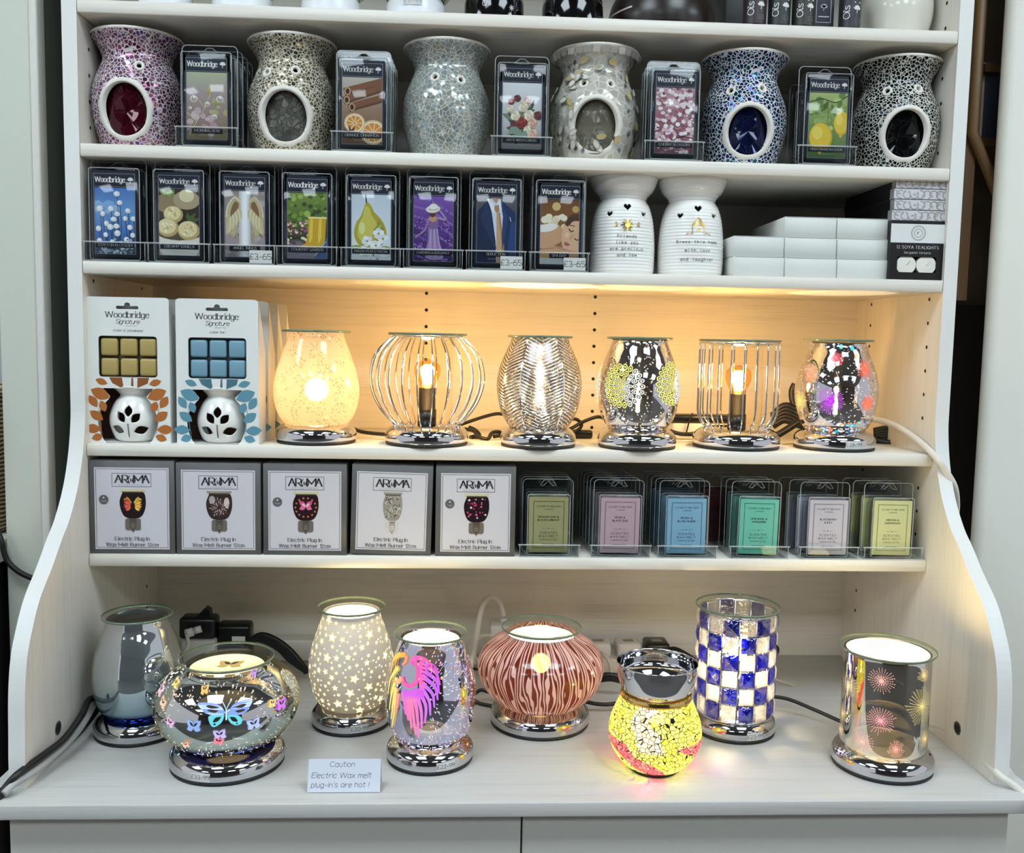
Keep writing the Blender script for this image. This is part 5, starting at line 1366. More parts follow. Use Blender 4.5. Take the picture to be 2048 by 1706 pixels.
# ---------------------------------------------------------------- worktop lamps
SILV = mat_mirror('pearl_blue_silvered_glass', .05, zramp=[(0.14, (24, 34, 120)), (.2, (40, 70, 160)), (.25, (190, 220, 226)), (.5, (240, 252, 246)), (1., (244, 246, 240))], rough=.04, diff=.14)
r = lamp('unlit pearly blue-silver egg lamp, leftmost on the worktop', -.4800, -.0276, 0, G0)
lamp_base(r, .0545); lamp_dish(r, .1520, .0425, .008); shade(r, [(.034, .0225), (.0420, .0265), (.0510, .045), (.0548, .072), (.0520, .1), (.0445, .124), (.0385, .139), (.0365, .148)], SILV)
b = MB(); b.lathe([(.0345, .143), (.030, .139), (0, .138)], mat('grey_metal_cup', (150, 152, 156), .15, 1.), 48); b.build('inner_cup', r)

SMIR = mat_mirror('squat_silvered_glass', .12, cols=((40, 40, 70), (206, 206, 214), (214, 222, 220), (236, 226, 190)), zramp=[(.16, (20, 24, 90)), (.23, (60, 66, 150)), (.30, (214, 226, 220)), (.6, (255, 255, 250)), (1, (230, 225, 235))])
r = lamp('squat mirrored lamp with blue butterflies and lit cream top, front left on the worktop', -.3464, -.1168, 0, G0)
def bfly_small(c, u, z, s_, col, rot=0.):
    for sg in (-1, 1):
        c.leaf(u, z, s_, s_*.34, PI/2-sg*.75+rot, col); c.leaf(u, z, s_*.75, s_*.3, PI/2-sg*1.9+rot, col)
        c.alt = MATT; c.leaf(u+.0*sg, z+s_*.12, s_*.6, s_*.12, PI/2-sg*.75+rot, (70, 66, 70)); c.alt = None
def bart(c):
    c.alt = GLOW_LOW; bfly_small(c, .002, .003, .021, (226, 190, 120)); c.alt = None
lamp_base(r, .0664, .0275, price='£33-99', pth=-.22); lamp_dish(r, .1280, .0540, .007, glow=(255, 226, 168), gz=.1160, gR=.0425, art=bart)
SR = prof_fn(SQUAT); HB_ = surf(-.3464, -.1168, 0, SR); ZB = lambda zx, zy: HB_(zx/3.068, 1150+zy/3.068)
def bflies(c):
    streaks(c, 520, SR, .034, .120, [ZB(1385, 840)], [(255, 240, 220), (255, 226, 190), (226, 236, 255), (255, 210, 200)], thr=1.75, w_=.00055, keep=lambda u, v: not (.055 < v < .09 and -.045 < u < .05))
    for zx, zy, s_, col in ((985, 710, .011, (230, 190, 214)), (1000, 790, .010, (246, 200, 170)), (1045, 910, .010, (214, 176, 214)), (1190, 935, .0135, (140, 170, 226)), (1350, 985, .0115, (190, 180, 230)), (1340, 1022, .0095, (226, 130, 150)), (1555, 920, .0125, (176, 190, 240)), (1720, 800, .012, (206, 120, 226)), (1260, 705, .007, (246, 200, 120)), (1085, 665, .007, (240, 214, 120)), (1550, 600, .006, (190, 150, 236)), (1660, 790, .008, (250, 210, 130)), (1150, 1040, .008, (246, 190, 160))):
        u, z = ZB(zx, zy); bfly_small(c, u, z, s_*.82, col, rnd.uniform(-.4, .4))
    c.up()
    for k in range(60):
        z = rnd.choice([rnd.uniform(.098, .115), rnd.uniform(.036, .05)]); c.ell(rnd.uniform(-1.3, 1.3)*SR(z), z, .0009, .0009, rnd.choice([(255, 230, 200), (255, 246, 230)]), n=8, up=False)
    cyan, blue, lt = (110, 206, 220), (130, 160, 226), (190, 226, 240)
    def W(pts, col): c.poly([ZB(*p) for p in smooth_path(pts+[pts[0]], 3)[:-1]], col)
    W([(1385, 838), (1352, 794), (1300, 776), (1223, 779), (1240, 815), (1262, 838), (1300, 850), (1360, 854)], blue); W([(1395, 838), (1432, 786), (1480, 764), (1541, 757), (1528, 800), (1500, 838), (1460, 852), (1405, 854)], blue)
    W([(1378, 852), (1320, 850), (1284, 862), (1290, 900), (1310, 926), (1340, 916), (1366, 890)], cyan); W([(1396, 852), (1450, 852), (1480, 872), (1478, 904), (1450, 916), (1420, 906), (1402, 884)], cyan)
    c.alt = MATT
    for pts in ([(1350, 808), (1300, 792), (1270, 796), (1300, 812)], [(1345, 824), (1290, 818), (1278, 826), (1320, 838)], [(1430, 806), (1480, 786), (1505, 786), (1480, 806)], [(1440, 826), (1490, 816), (1498, 824), (1460, 838)]): W(pts, (72, 62, 44))
    for pts in ([(1360, 862), (1325, 868), (1310, 896), (1340, 890)], [(1408, 862), (1440, 866), (1456, 892), (1424, 888)], [(1318, 900), (1312, 912), (1330, 912)], [(1448, 898), (1460, 904), (1446, 908)]): W(pts, (40, 52, 50))
    c.alt = None
    c.curve([ZB(1389, 858), ZB(1387, 820), ZB(1380, 795), ZB(1364, 762)], .0007, lt); c.curve([ZB(1389, 858), ZB(1391, 820), ZB(1400, 790), ZB(1414, 764)], .0007, lt); c.line([ZB(1389, 880), ZB(1389, 825)], .0018, lt)
shade(r, SQUAT, SMIR, seg=112, art=bflies, gm=GLOW_LOW)

# white star lamp
t = NT('white_star_ceramic'); nz = t.n('TexNoise', Vector=t.coords(), Scale=18.)
a = t.n('BsdfPrincipled', Base_Color=rgba((190, 190, 187)), Roughness=.35); tl = t.n('BsdfTranslucent', Color=(.9, .86, .78, 1)); STARM = t.end(t.n('MixShader', i0=.10, i1=a, i2=tl))
r = lamp('lit white egg lamp covered in glowing stars on chrome base', -.2150, -.0013, 0, G0)
def startop(c):
    for k in range(9): c.star(rnd.uniform(-.02, .02), rnd.uniform(-.02, .02), .003, (226, 206, 160), k, .45)
lamp_base(r, .0516, price='£20-99', pth=.33); lamp_dish(r, .1560, .0440, .006, glow=(255, 224, 160), gz=.1475, gR=.0330)
SP = [(.029, .0225), (.0385, .0265), (.0490, .045), (.0548, .076), (.0515, .1), (.0440, .124), (.0385, .140), (.0365, .1500)]; SPR = prof_fn(SP)
def stars(c):
    got = []
    for R_, n in ((.0068, 34), (.0046, 60), (.0028, 130), (.0016, 160)):
        for q in range(n*6):
            if sum(1 for g in got if g[2] == R_) >= n: break
            z = rnd.uniform(.030, .146); th = rnd.uniform(-PI, PI); u = th*SPR(z)
            if all(((th-g[3])*SPR(z))**2+(z-g[1])**2 > (R_+g[2]+.0008)**2 for g in got):
                got.append((u, z, R_, th)); a = rnd.random()*1.2
                if R_ > .002: c.star(u, z, R_, (255, 228, 165), a, .62 if R_ < .004 else .5, up=False); c.L += 1; c.star(u, z, R_*.62, (255, 252, 232), a, .55, up=False); c.L -= 1
                else: c.ell(u, z, R_*.8, R_*.8, (255, 240, 200), n=8, up=False)
shade(r, SP, STARM, art=stars, gm=GLOW_LOW); warm_light(r, .075, .03, (1., .84, .62))

# angel wing lamp
r = lamp('mirrored egg lamp with pink and purple angel wing, front centre-left beside the caution card', -.1075, -.1077, 0, G0)
lamp_base(r, .0524, price='£22-99', pth=.40); lamp_dish(r, .1555, .0440, .006, glow=(255, 224, 160), gz=.1470, gR=.0335)
DP = [(.031, .0225), (.0405, .0265), (.0500, .045), (.0545, .080), (.0510, .106), (.0430, .130), (.0375, .144), (.0360, .1500)]; DR = prof_fn(DP)
HD = surf(-.1075, -.1077, 0, DR); ZD = lambda zx, zy: HD(560+zx/3.791, 1150+zy/3.791)
def wings(c):
    uc, zc = ZD(1150, 830)
    streaks(c, 900, DR, .027, .147, [(uc-.012, zc-.01)], [(255, 236, 220), (246, 190, 226), (255, 226, 190), (226, 206, 255), (190, 226, 250)], thr=1.8, ln=(.0008, .0030), w_=.0006, keep=lambda u, v: v < .046 or u > uc-.002 or v > .138 or u < -.07)
    def feath(pts, w0, w1, col): c.line([ZD(*p) for p in smooth_path(pts, 4)], w0*1.25, col, w1*1.6)
    for a, m_, e, col in (((1075, 650), (1165, 690), (1200, 745), (214, 90, 190)), ((1100, 690), (1180, 740), (1212, 830), (206, 96, 214)), ((1100, 730), (1185, 800), (1205, 890), (200, 100, 230)), ((1090, 770), (1175, 850), (1195, 945), (196, 104, 240)), ((1080, 820), (1155, 900), (1170, 1000), (196, 110, 240)), ((1070, 850), (1130, 950), (1140, 1060), (204, 116, 236)), ((1050, 870), (1105, 990), (1100, 1115), (212, 118, 226)),
                          ((1030, 880), (1070, 1020), (1075, 1160), (222, 120, 214)), ((1010, 885), (1040, 1040), (1052, 1235), (232, 124, 190)), ((990, 890), (1010, 1050), (1030, 1200), (236, 126, 180)), ((970, 890), (985, 1030), (1000, 1160), (236, 130, 176)), ((955, 890), (962, 990), (975, 1100), (232, 120, 190)), ((940, 890), (945, 960), (955, 1050), (226, 110, 200))): feath([a, m_, e], .0040, .0012, col)
    for k in range(8): x = 945+k*19; feath([(x, 868+8*math.sin(k)), (x+4, 905), (x+9, 935)], .0042, .0008, (206, 96, 220))
    for k in range(7): y = 665+k*28; feath([(1058, y), (1085, y+8), (1112, y+20)], .0036, .0008, (236, 110, 190))
    feath([(935, 770), (945, 815), (985, 838), (1030, 815), (1050, 755), (1048, 690), (1025, 660), (1003, 668)], .0034, .0030, (232, 90, 170)); feath([(1003, 670), (1020, 632), (1060, 626), (1110, 650), (1150, 700)], .0042, .0030, (236, 100, 176))
    for a, m_, e, col in (((955, 600), (900, 620), (880, 720), (250, 176, 90)), ((920, 595), (870, 640), (850, 740), (250, 206, 90)), ((900, 700), (850, 780), (828, 900), (246, 226, 120)), ((890, 780), (858, 880), (838, 1020), (250, 226, 130)), ((885, 860), (868, 960), (852, 1090), (252, 220, 120)), ((890, 900), (880, 1000), (858, 1150), (250, 214, 120)), ((905, 900), (895, 960), (880, 1040), (246, 150, 150)), ((930, 780), (900, 810), (870, 800), (246, 170, 120)), ((965, 610), (960, 650), (935, 680), (246, 150, 110))): feath([a, m_, e], .0040, .0012, col)
    c.up()
    for k in range(30): c.ell(rnd.uniform(-.02, .05), rnd.uniform(.115, .146), rnd.uniform(.0005, .0012), rnd.uniform(.0008, .002), rnd.choice([(200, 100, 190), (240, 120, 110), (120, 200, 220), (110, 80, 200), (250, 200, 140)]), n=6, up=False)
shade(r, DP, mat_mirror('wing_lamp_silvered_glass', .05, cols=((40, 30, 80), (196, 200, 214), (206, 200, 226), (236, 228, 200))), art=wings, gm=GLOW_LOW)

# zebra squat lamp
def zebra():
    t = NT('red_zebra_glass'); sp = t.n('SeparateXYZ'); t.set(sp, 0, t.n('TexCoord').outputs['Object'])
    th = t.math('ARCTAN2', sp.outputs[0], t.math('MULTIPLY', sp.outputs[1], -1.))
    cb = t.n('CombineXYZ'); t.set(cb, 0, t.math('MULTIPLY', th, 3.2)); t.set(cb, 1, t.math('MULTIPLY', sp.outputs[2], 9.5))
    n1 = t.n('TexNoise', Vector=cb, Scale=2.4, Detail=1., Roughness=.5)
    ph = t.math('ADD', t.math('ADD', t.math('MULTIPLY', th, 96.), t.math('MULTIPLY', n1.outputs[0], 22.)), t.math('MULTIPLY', sp.outputs[2], 90.))
    n2 = t.n('TexNoise', Vector=cb, Scale=5., Detail=0.)
    wv = t.math('ADD', t.math('SINE', ph), t.math('MULTIPLY_ADD', n2.outputs[0], 1.7, -.85))
    cr = t.ramp(t.math('MULTIPLY_ADD', wv, .5, .5), [(.46, (92, 16, 16)), (.54, (226, 200, 202))])
    d = t.n('BsdfDiffuse', Color=cr); tl = t.n('BsdfTranslucent', Color=mixc(t, .12, cr.outputs[0], (1, .35, .18, 1))); tr = t.n('BsdfRefraction', Color=(1, .8, .6, 1), Roughness=.35, IOR=1.04); g = t.n('BsdfGlossy', Color=(1, 1, 1, 1), Roughness=.12)
    s1 = t.n('MixShader', i0=.38, i1=d, i2=tl); s2 = t.n('MixShader', i0=.05, i1=s1, i2=tr)
    return t.end(t.n('MixShader', i0=t.thin(.03, .6), i1=s2, i2=g))
r = lamp('squat red and white zebra-striped lamp with glittery lit top, centre back of the worktop', .0340, -.0003, 0, G0)
def glit(c):
    c.up()
    for k in range(420):
        a = rnd.uniform(0, 6.28); R_ = .040*math.sqrt(rnd.random()); s_ = rnd.uniform(.0004, .0011); c.ell(R_*math.cos(a), R_*math.sin(a), s_, s_, rnd.choice([(206, 196, 180), (255, 255, 250), (180, 170, 156), (240, 226, 206)]), n=5, up=False)
lamp_base(r, .0659, .0275); lamp_dish(r, .1295, .0525, .007, glow=(246, 236, 216), gz=.1165, gR=.0430, art=glit)
shade(r, SQUAT, zebra(), seg=112); plain_bulb(r, .078, .012, 26)
cord(r, [(985, 1412, .045), (955, 1405, .055), (948, 1392, .06), (962, 1380, .065), (985, 1388, .06)], .0024)

# yellow crackle lamp with a chrome bowl
def crackle():
    t = NT('yellow_pink_crackle_glass'); co_ = t.coords(); sp = t.n('SeparateXYZ'); t.set(sp, 0, co_.outputs[0])
    v1 = t.n('TexVoronoi', Vector=co_, Scale=190.); v2 = t.n('TexVoronoi', {'feature': 'DISTANCE_TO_EDGE'}, Vector=co_, Scale=190.)
    nz = t.n('TexNoise', Vector=co_, Scale=26., Detail=1.)
    th = t.math('ARCTAN2', sp.outputs[0], t.math('MULTIPLY', sp.outputs[1], -1.))
    sc = t.n('SeparateColor'); t.set(sc, 0, v1.outputs['Color'])
    yel = t.ramp(sc.outputs[0], [(.1, (228, 216, 70)), (.5, (244, 236, 110)), (.8, (216, 222, 100)), (1, (246, 226, 130))])
    clr = t.ramp(sc.outputs[1], [(.2, (246, 226, 196)), (.8, (236, 206, 170))])
    pnk = t.ramp(sc.outputs[2], [(.2, (226, 80, 100)), (.8, (240, 120, 120))])
    # clear-amber band left of the middle, pink petals low down
    q = t.math('ADD', th, t.math('MULTIPLY_ADD', nz.outputs[0], 1.4, -.7))
    f1 = t.math('LESS_THAN', t.math('ABSOLUTE', t.math('ADD', q, .32)), .30); f1 = t.math('MULTIPLY', f1, t.math('GREATER_THAN', sp.outputs[2], .040))
    pet = t.math('SINE', t.math('MULTIPLY_ADD', th, 3.0, t.math('MULTIPLY_ADD', sp.outputs[2], 95., t.math('MULTIPLY', nz.outputs[0], 2.5))))
    f2 = t.math('MULTIPLY', t.math('GREATER_THAN', pet, .45), t.math('LESS_THAN', sp.outputs[2], .046))
    c = mixc(t, f2, mixc(t, f1, yel.outputs[0], clr.outputs[0]), pnk.outputs[0])
    ln = t.math('LESS_THAN', v2.outputs['Distance'], .06)
    tr = t.n('BsdfTransparent', Color=c); tl = t.n('BsdfTranslucent', Color=c); g = t.n('BsdfGlossy', Color=(1, 1, 1, 1), Roughness=.08); dk_ = t.n('BsdfDiffuse', Color=(.02, .02, .02, 1))
    s1 = t.n('MixShader', i0=.62, i1=tr, i2=tl); s2 = t.n('MixShader', i0=t.thin(.03, .6), i1=s1, i2=g)
    return t.end(t.n('MixShader', i0=ln, i1=s2, i2=dk_))
r = lamp('lit yellow and pink crackle glass lamp with chrome bowl on top, front centre-right', .1600, -.1380, 0, G0)
b = MB(); b.lathe([(0, 0), (.028, 0), (.028, .003), (0, .003)], RUBBER, 48); b.build('foot', r)
shade(r, [(.027, .003), (.0390, .0100), (.0505, .026), (.0548, .043), (.0530, .060), (.0465, .077), (.0415, .0875)], crackle(), n=10)
b = MB(); b.lathe(sprof([(.0412, .0875), (.0425, .0900), (.0415, .0935)], 4), mat('brass_ring', (214, 180, 110), .15, 1.), 72); b.build('collar', r)
b = MB(); b.lathe(sprof([(.0395, .0935), (.0400, .0965), (.0440, .1050), (.0472, .1180), (.0478, .1290)], 5)+[(.0480, .1300), (.0472, .1303)]+sprof([(.0468, .1290), (.0455, .1180), (.0420, .1100), (.030, .1062), (0, .1055)], 5), CHROME, 96); b.build('bowl', r)
plain_bulb(r, .060, .009, 14); warm_light(r, .046, .30, (1., .92, .74), .0012)

# crystal block lamp
def crystal(n, tint):
    t = NT(n); nz = t.n('TexNoise', Vector=t.coords(), Scale=160., Detail=2.)
    bp = t.n('Bump', Strength=.5, Distance=.002, Height=nz.outputs[0])
    tr = t.n('BsdfTransparent', Color=rgba(tint)); g = t.n('BsdfGlossy', Color=(1, 1, 1, 1), Roughness=.03, Normal=bp); tl = t.n('BsdfTranslucent', Color=rgba(tint))
    s1 = t.n('MixShader', i0=.22, i1=tr, i2=tl); f = t.thin(.2, .8)
    return t.end(t.n('MixShader', i0=f, i1=s1, i2=g))
CRW = crystal('clear_crystal', (253, 250, 244)); CRB = crystal('blue_crystal', (24, 46, 190))
r = lamp('tall cylinder lamp of blue and clear crystal blocks, back right of the worktop', .2886, -.0237, 0, G0)
lamp_base(r, .0544, price='£23-99', pth=.25); lamp_dish(r, .1665, .0540, .003)
R_ = .0480; NC = 14; hz = (.1600-.0265)/6
b = MB()
for k in range(NC):
    a = 2*PI*(k+.5)/NC; b.tube([(R_*math.sin(a), -R_*math.cos(a), .0245), (R_*math.sin(a), -R_*math.cos(a), .1605)], .0011, CHROME, 6, raw=True)
for z_ in (.0250, .1608): b.tube([(R_*math.sin(q*PI/28), R_*math.cos(q*PI/28), z_) for q in range(56)], .0016, CHROME, 6, closed=True, raw=True)
b.build('chrome_frame', r)
b = MB()
for k in range(NC):
    th = 2*PI*k/NC+.02
    for j in range(6):
        hw, hh = R_*math.tan(PI/NC)*.86, hz*.45; zc = .0265+hz*(j+.5); m_ = CRB if (k+j) % 2 == 0 else CRW
        fx = lambda u, d, z: ((R_+d)*math.sin(th)+u*math.cos(th), -(R_+d)*math.cos(th)+u*math.sin(th), z)
        vb = len(b.v)
        for d, s_ in ((-.003, .9), (.0012, 1.), (.0034, .62)): b.v.extend([fx(-hw*s_, d, zc-hh*s_), fx(hw*s_, d, zc-hh*s_), fx(hw*s_, d, zc+hh*s_), fx(-hw*s_, d, zc+hh*s_)])
        b.v.append(fx(0, .0050, zc))
        for l_ in range(2):
            for q in range(4): q2 = (q+1) % 4; b.face((vb+4*l_+q, vb+4*l_+q2, vb+4*l_+4+q2, vb+4*l_+4+q), m_)
        for q in range(4): b.face((vb+8+q, vb+8+(q+1) % 4, vb+12), m_)
        b.face((vb+3, vb+2, vb+1, vb), m_)
b.build('crystal_blocks', r)
plain_bulb(r, .10, .009, 20); warm_light(r, .082, .55, (1., .86, .62))
cord(r, [(1530, 1392, .03), (1575, 1398, .02), (1630, 1420, .0), (1690, 1446, -.03), (1730, 1455, -.06)], .0026); 
cord(r, [(1537, 1330, .06), (1552, 1310, .055), (1556, 1298, .05), (1548, 1290, .05), (1538, 1296, .05)], .0022, name='cord_loop')

# mirrored firework cylinder
r = lamp('mirrored cylinder lamp with pink and gold starbursts and lit white top, far right', .4413, -.1298, 0, G0)
lamp_base(r, .0592, .0265); lamp_dish(r, .1455, .0552, .004, glow=(255, 224, 160), gz=.1412, gR=.0470)
HP = [(.0440, .0235), (.0480, .0250), (.0497, .0290), (.0500, .05), (.0500, .1), (.0500, .136), (.0495, .1420)]; HR = prof_fn(HP)
HH = surf(.4413, -.1298, 0, HR); ZH = lambda zx, zy: HH(1548+zx/2.816, 1100+zy/2.816)
def cyl(c):
    for zx, zy, R2, col, n in ((605, 738, .0135, (255, 190, 176), 26), (600, 962, .0145, (255, 176, 186), 28), (500, 1080, .0120, (255, 190, 180), 24), (685, 1122, .0088, (255, 176, 160), 26), (830, 880, .0200, (255, 236, 150), 30), (842, 706, .0075, (255, 226, 150), 22), (425, 765, .0130, (255, 232, 170), 26), (392, 920, .0095, (255, 220, 150), 22), (845, 1062, .0090, (255, 222, 150), 22), (380, 1010, .007, (255, 220, 160), 18)):
        u, z = ZH(zx, zy); burst(c, u, z, R2*1.12, n, col, None, True, .00042); burst(c, u, z, R2*.5, 12, col, None, False, .00034); c.ell(u, z, R2*.07, R2*.07, (255, 214, 190) if col[1] < 200 else (255, 240, 150), n=10)
shade(r, HP, mat_mirror('cylinder_silvered_glass', .08, cols=((190, 186, 180), (206, 204, 200), (214, 212, 206), (226, 222, 210))), seg=112, art=cyl, gm=GLOW_LOW)

# ---------------------------------------------------------------- the caution card
cd = thing('caution_card', 'folded white card with a handwritten caution, standing on the worktop edge', 'card', (0, 0, 0))
bl, brr = atz(614, 1586, .0004), atz(760, 1584, .0004); yb_ = (bl[1]+brr[1])/2
h_ = zat(1519, bl[0], yb_+.012); xm = (bl[0]+brr[0])/2; Wc = brr[0]-bl[0]; Hc = math.hypot(h_, .012)
cd.location = (xm, yb_, 0.0003)
cm_ = mat('white_card', (222, 224, 230), .7, 0., .02, 90)
b = MB(); sl = math.atan2(.012, h_); fm = lambda u, v, l: (u, math.sin(sl)*v-l*math.cos(sl), math.cos(sl)*v+l*math.sin(sl)+.0003)
c = Canvas(b, fm, PRINT, 3e-5); c.rect(-Wc/2, 0, Wc/2, Hc, (214, 218, 228)); ink = (52, 50, 66)
hd = dict(wt=.62, slant=.14, wob=.25, sx=1.05)
c.text('Caution', -.003, Hc*.765, Hc*.150, ink, track=1.6, **hd); c.text('Electric Wax melt', -Wc*.45, Hc*.43, Hc*.155, ink, track=1.5, align=-1, **hd); c.text("plug-in's are hot !", -Wc*.45, Hc*.15, Hc*.15, ink, track=1.7, align=-1, **hd)
b.build('front_leaf', cd)
b = MB(); z1 = math.cos(sl)*Hc; b.quadpts([(Wc/2, .0245, 0), (-Wc/2, .0245, 0), (-Wc/2, math.sin(sl)*Hc+.0002, z1), (Wc/2, math.sin(sl)*Hc+.0002, z1)], cm_); b.build('back_leaf', cd)

# ---------------------------------------------------------------- plugs, sockets and loose cables
def wp(pts): return [aty(*p) for p in pts]
def cable(label, pts, r_, m, name='cable'):
    b = MB(); b.tube(wp(pts), r_, m, 10, n=8); return tag(b.build(name), label, 'cable')
def plug(name, label, px, py, y, w_, d_, h_, m, cordpts=None, cm=None, z=None, rz=0.):
    x, _, zz = aty(px, py, y); z = zz if z is None else z
    r = thing(name, label, 'plug', (x, y, z), rz)
    b = MB(); b.box(-w_/2, w_/2, -d_/2, d_/2, 0, h_, m, bev=min(w_, d_, h_)*.22, seg=3); b.build('body', r)
    b = MB(); b.box(-w_*.32, w_*.32, -d_/2-.002, -d_/2+.001, h_*.2, h_*.8, m, bev=.001); b.build('cord_grip', r)
    return r
# left back corner of the worktop
xa = aty(404, 1290, .19)[0]
r = thing('mains_adapter', 'white boxy mains adapter behind the blue-silver lamp', 'adapter', (xa, .19, .0)); b = MB(); b.box(-.024, .024, -.02, .02, 0, .052, WPLAS, bev=.003); b.build('body', r)
r = thing('plug', 'black mains plug on top of the white adapter, white lead plugged in', 'plug', (xa-.002, .19, .0523))
b = MB(); b.box(-.028, .026, -.016, .016, 0, .033, BLACK, bev=.006, seg=3); b.build('body', r)
b = MB(); b.plate([(-.004, .0325), (.0165, .0325), (.0155, .042), (.009, .046)], [], -.008, .008, BLACK); b.build('earth_tab', r)
b = MB(); b.tube([(-.004, -.016, .014), (.006, -.015, .017)], .0055, WPLAS, 12, raw=True); b.tube([(-.014, -.025, .012), (-.006, -.019, .0135)], .0065, WPLAS, 12, raw=True); b.tube([(-.0130, -.025, .011), (-.0105, -.027, -.004), (-.018, -.028, -.018), (-.030, -.030, -.026), (-.046, -.03, -.034)], .0026, WCORD, 8); b.build('white_lead', r)
xb_ = aty(470, 1250, .2)[0]
r = thing('plug', 'black mains plug beside the white adapter, against the back board', 'plug', (xb_, .2, .012)); b = MB(); b.box(-.026, .026, -.016, .016, 0, .060, BLACK, bev=.007, seg=3); b.box(-.022, .02, -.014, .014, -.0115, .002, BLACK, bev=.003); b.build('body', r)
r = thing('cable_bundle', 'black cable bundle with a small white tag behind the butterfly lamp', 'cable bundle', (0, 0, 0))
b = MB()
for k in range(5): b.tube(wp([(490+3*k, 1290-3*k, .17), (520+2*k, 1270+3*k, .165), (550+2*k, 1278+5*k, .16), (580, 1300+5*k, .155), (604+k, 1328+3*k, .15), (612, 1338+2*k, .15)]), .0042, CORD, 8, n=6)
b.build('cables', r)
b = MB(); p_ = aty(478, 1278, .15); b.box(p_[0]-.010, p_[0]+.009, .149, .150, p_[2]-.004, p_[2]+.004, WPLAS); b.build('white_tag', r)
r = thing('socket_block', 'white socket block low against the back board behind the star lamp', 'socket', (aty(600, 1310, .24)[0], .245, 0)); b = MB(); b.box(-.045, .03, -.016, .016, 0, .034, WPLAS, bev=.003); b.build('body', r)
# power strip behind the red zebra lamp
xs0, xs1 = aty(985, 1330, .2)[0], aty(1345, 1330, .2)[0]
r = thing('power_strip', 'long white power strip along the back board behind the zebra lamp', 'power strip', ((xs0+xs1)/2, .205, 0))
b = MB(); L2 = (xs1-xs0)/2; b.box(-L2, L2, -.026, .026, 0, .022, WPLAS, bev=.003)
for k in range(6): b.box(-L2+.03+k*.04, -L2+.034+k*.04, -.0263, -.0259, .006, .016, mat('grey_slot', (120, 118, 112), .6))
b.build('body', r)
for nm, px, m, lab in (('a', 1196, WPLAS, 'white square plug in the power strip, just right of the zebra lamp'), ('b', 1256, WPLAS, 'white square plug in the power strip, left of the black one'), ('c', 1313, BLACK, 'black square plug at the right end of the power strip')):
    x = aty(px, 1295, .2)[0]; r = thing('plug', lab, 'plug', (x, .205, .0222), 0, None)
    b = MB(); b.box(-.0185, .0185, -.020, .020, 0, .022, m, bev=.005, seg=3); b.build('body', r)
    b = MB(); b.box(-.008, .008, -.008, .002, .0221, .0226, mat('plug_label', (150, 150, 148), .5)); b.build('label_plate', r)
    b = MB(); mm = WCORD if m is WPLAS else CORD
    pts = [(0, -.018, .006), (.003, -.034, .012), (.012, -.044, .002), (.016, -.046, -.018)] if m is WPLAS else [(.014, -.006, .008), (.03, -.014, .012), (.055, -.03, .0), (.075, -.05, -.016)]
    b.tube(pts, .0034 if m is BLACK else .0030, mm, 8); b.build('lead', r)
x = aty(1005, 1240, .2)[0]
r = thing('plug', 'tall white plug with looping lead at the left end of the power strip', 'plug', (x, .205, .0222))
b = MB(); b.box(-.020, .022, -.020, .020, 0, .050, WPLAS, bev=.004, seg=3); b.tube([(0.002, 0, .05), (.002, 0, .056)], .006, WPLAS, 12, raw=True); b.build('body', r)
b = MB(); o = Vector(r.location); b.tube([tuple(Vector(p)-o) for p in wp([(1007, 1232, .205), (1000, 1208, .205), (985, 1195, .2), (968, 1205, .19), (958, 1240, .17), (950, 1290, .14), (943, 1325, .10), (938, 1345, .07)])], .0042, WCORD, 10, n=8); b.build('lead', r)
r = thing('cable_coil', 'coil of thin white flex behind the winged lamp', 'cable coil', (0, 0, 0)); b = MB()
for k in range(3): b.tube(wp([(945+6*k, 1330, .18), (938+5*k, 1295, .18), (955+5*k, 1272, .18), (982+3*k, 1275, .185), (985, 1300+4*k, .185)]), .0022, WCORD, 6, n=6)
b.build('flex', r)
cable('black cable lying on the worktop between the zebra and crackle lamps', [(1165, 1402, .035), (1195, 1408, .03), (1225, 1408, .03), (1260, 1400, .04)], .0028, CORD)
cable('short black cable between the winged and zebra lamps', [(920, 1338, .10), (945, 1338, .10), (985, 1340, .09)], .0020, CORD)
r = thing('cable_bundle', 'black tied cable behind the right side of the zebra lamp', 'cable bundle', (0, 0, 0)); b = MB()
for k in range(3): b.tube(wp([(1200, 1352+4*k, .09), (1222, 1350+4*k, .085), (1248, 1358+3*k, .08)]), .0038, CORD, 8)
b.build('cables', r)
cable('thin cream cable along the back right of the worktop', [(1540, 1355, .12), (1590, 1372, .13), (1640, 1386, .13), (1685, 1388, .12)], .0016, mat('cream_cord', (206, 196, 176), .5))
cable('white cable running over the worktop corner past the right side panel', [(1860, 1448, -.03), (1885, 1455, -.06), (1920, 1480, -.10), (1960, 1514, -.145), (1995, 1548, -.188), (2026, 1570, -.197), (2050, 1590, -.205), (2075, 1615, -.24)], .0042, WCORD)
cable('second white cable coming round the outside of the right panel', [(2010, 1530, -.1), (2025, 1552, -.13), (2060, 1585, -.16)], .0036, WCORD)
cable('black cable running down the left side panel to the worktop corner', [(200, 1395, -.02), (178, 1400, -.05), (162, 1432, -.08), (128, 1478, -.12), (88, 1510, -.155), (40, 1545, -.19), (14, 1572, -.20), (-12, 1610, -.21)], .0042, CORD)
cable('second black cable just under the first on the left', [(205, 1405, -.02), (180, 1440, -.05), (150, 1474, -.085), (110, 1506, -.13), (70, 1532, -.165), (28, 1560, -.195), (-8, 1592, -.205)], .0034, CORD)
cable('grey-white cable beside the black cables on the left of the worktop', [(192, 1402, -.03), (172, 1438, -.06), (148, 1472, -.09), (108, 1510, -.135), (68, 1542, -.172), (30, 1566, -.196), (8, 1588, -.208)], .0040, mat('grey_white_cord', (176, 178, 174), .5))
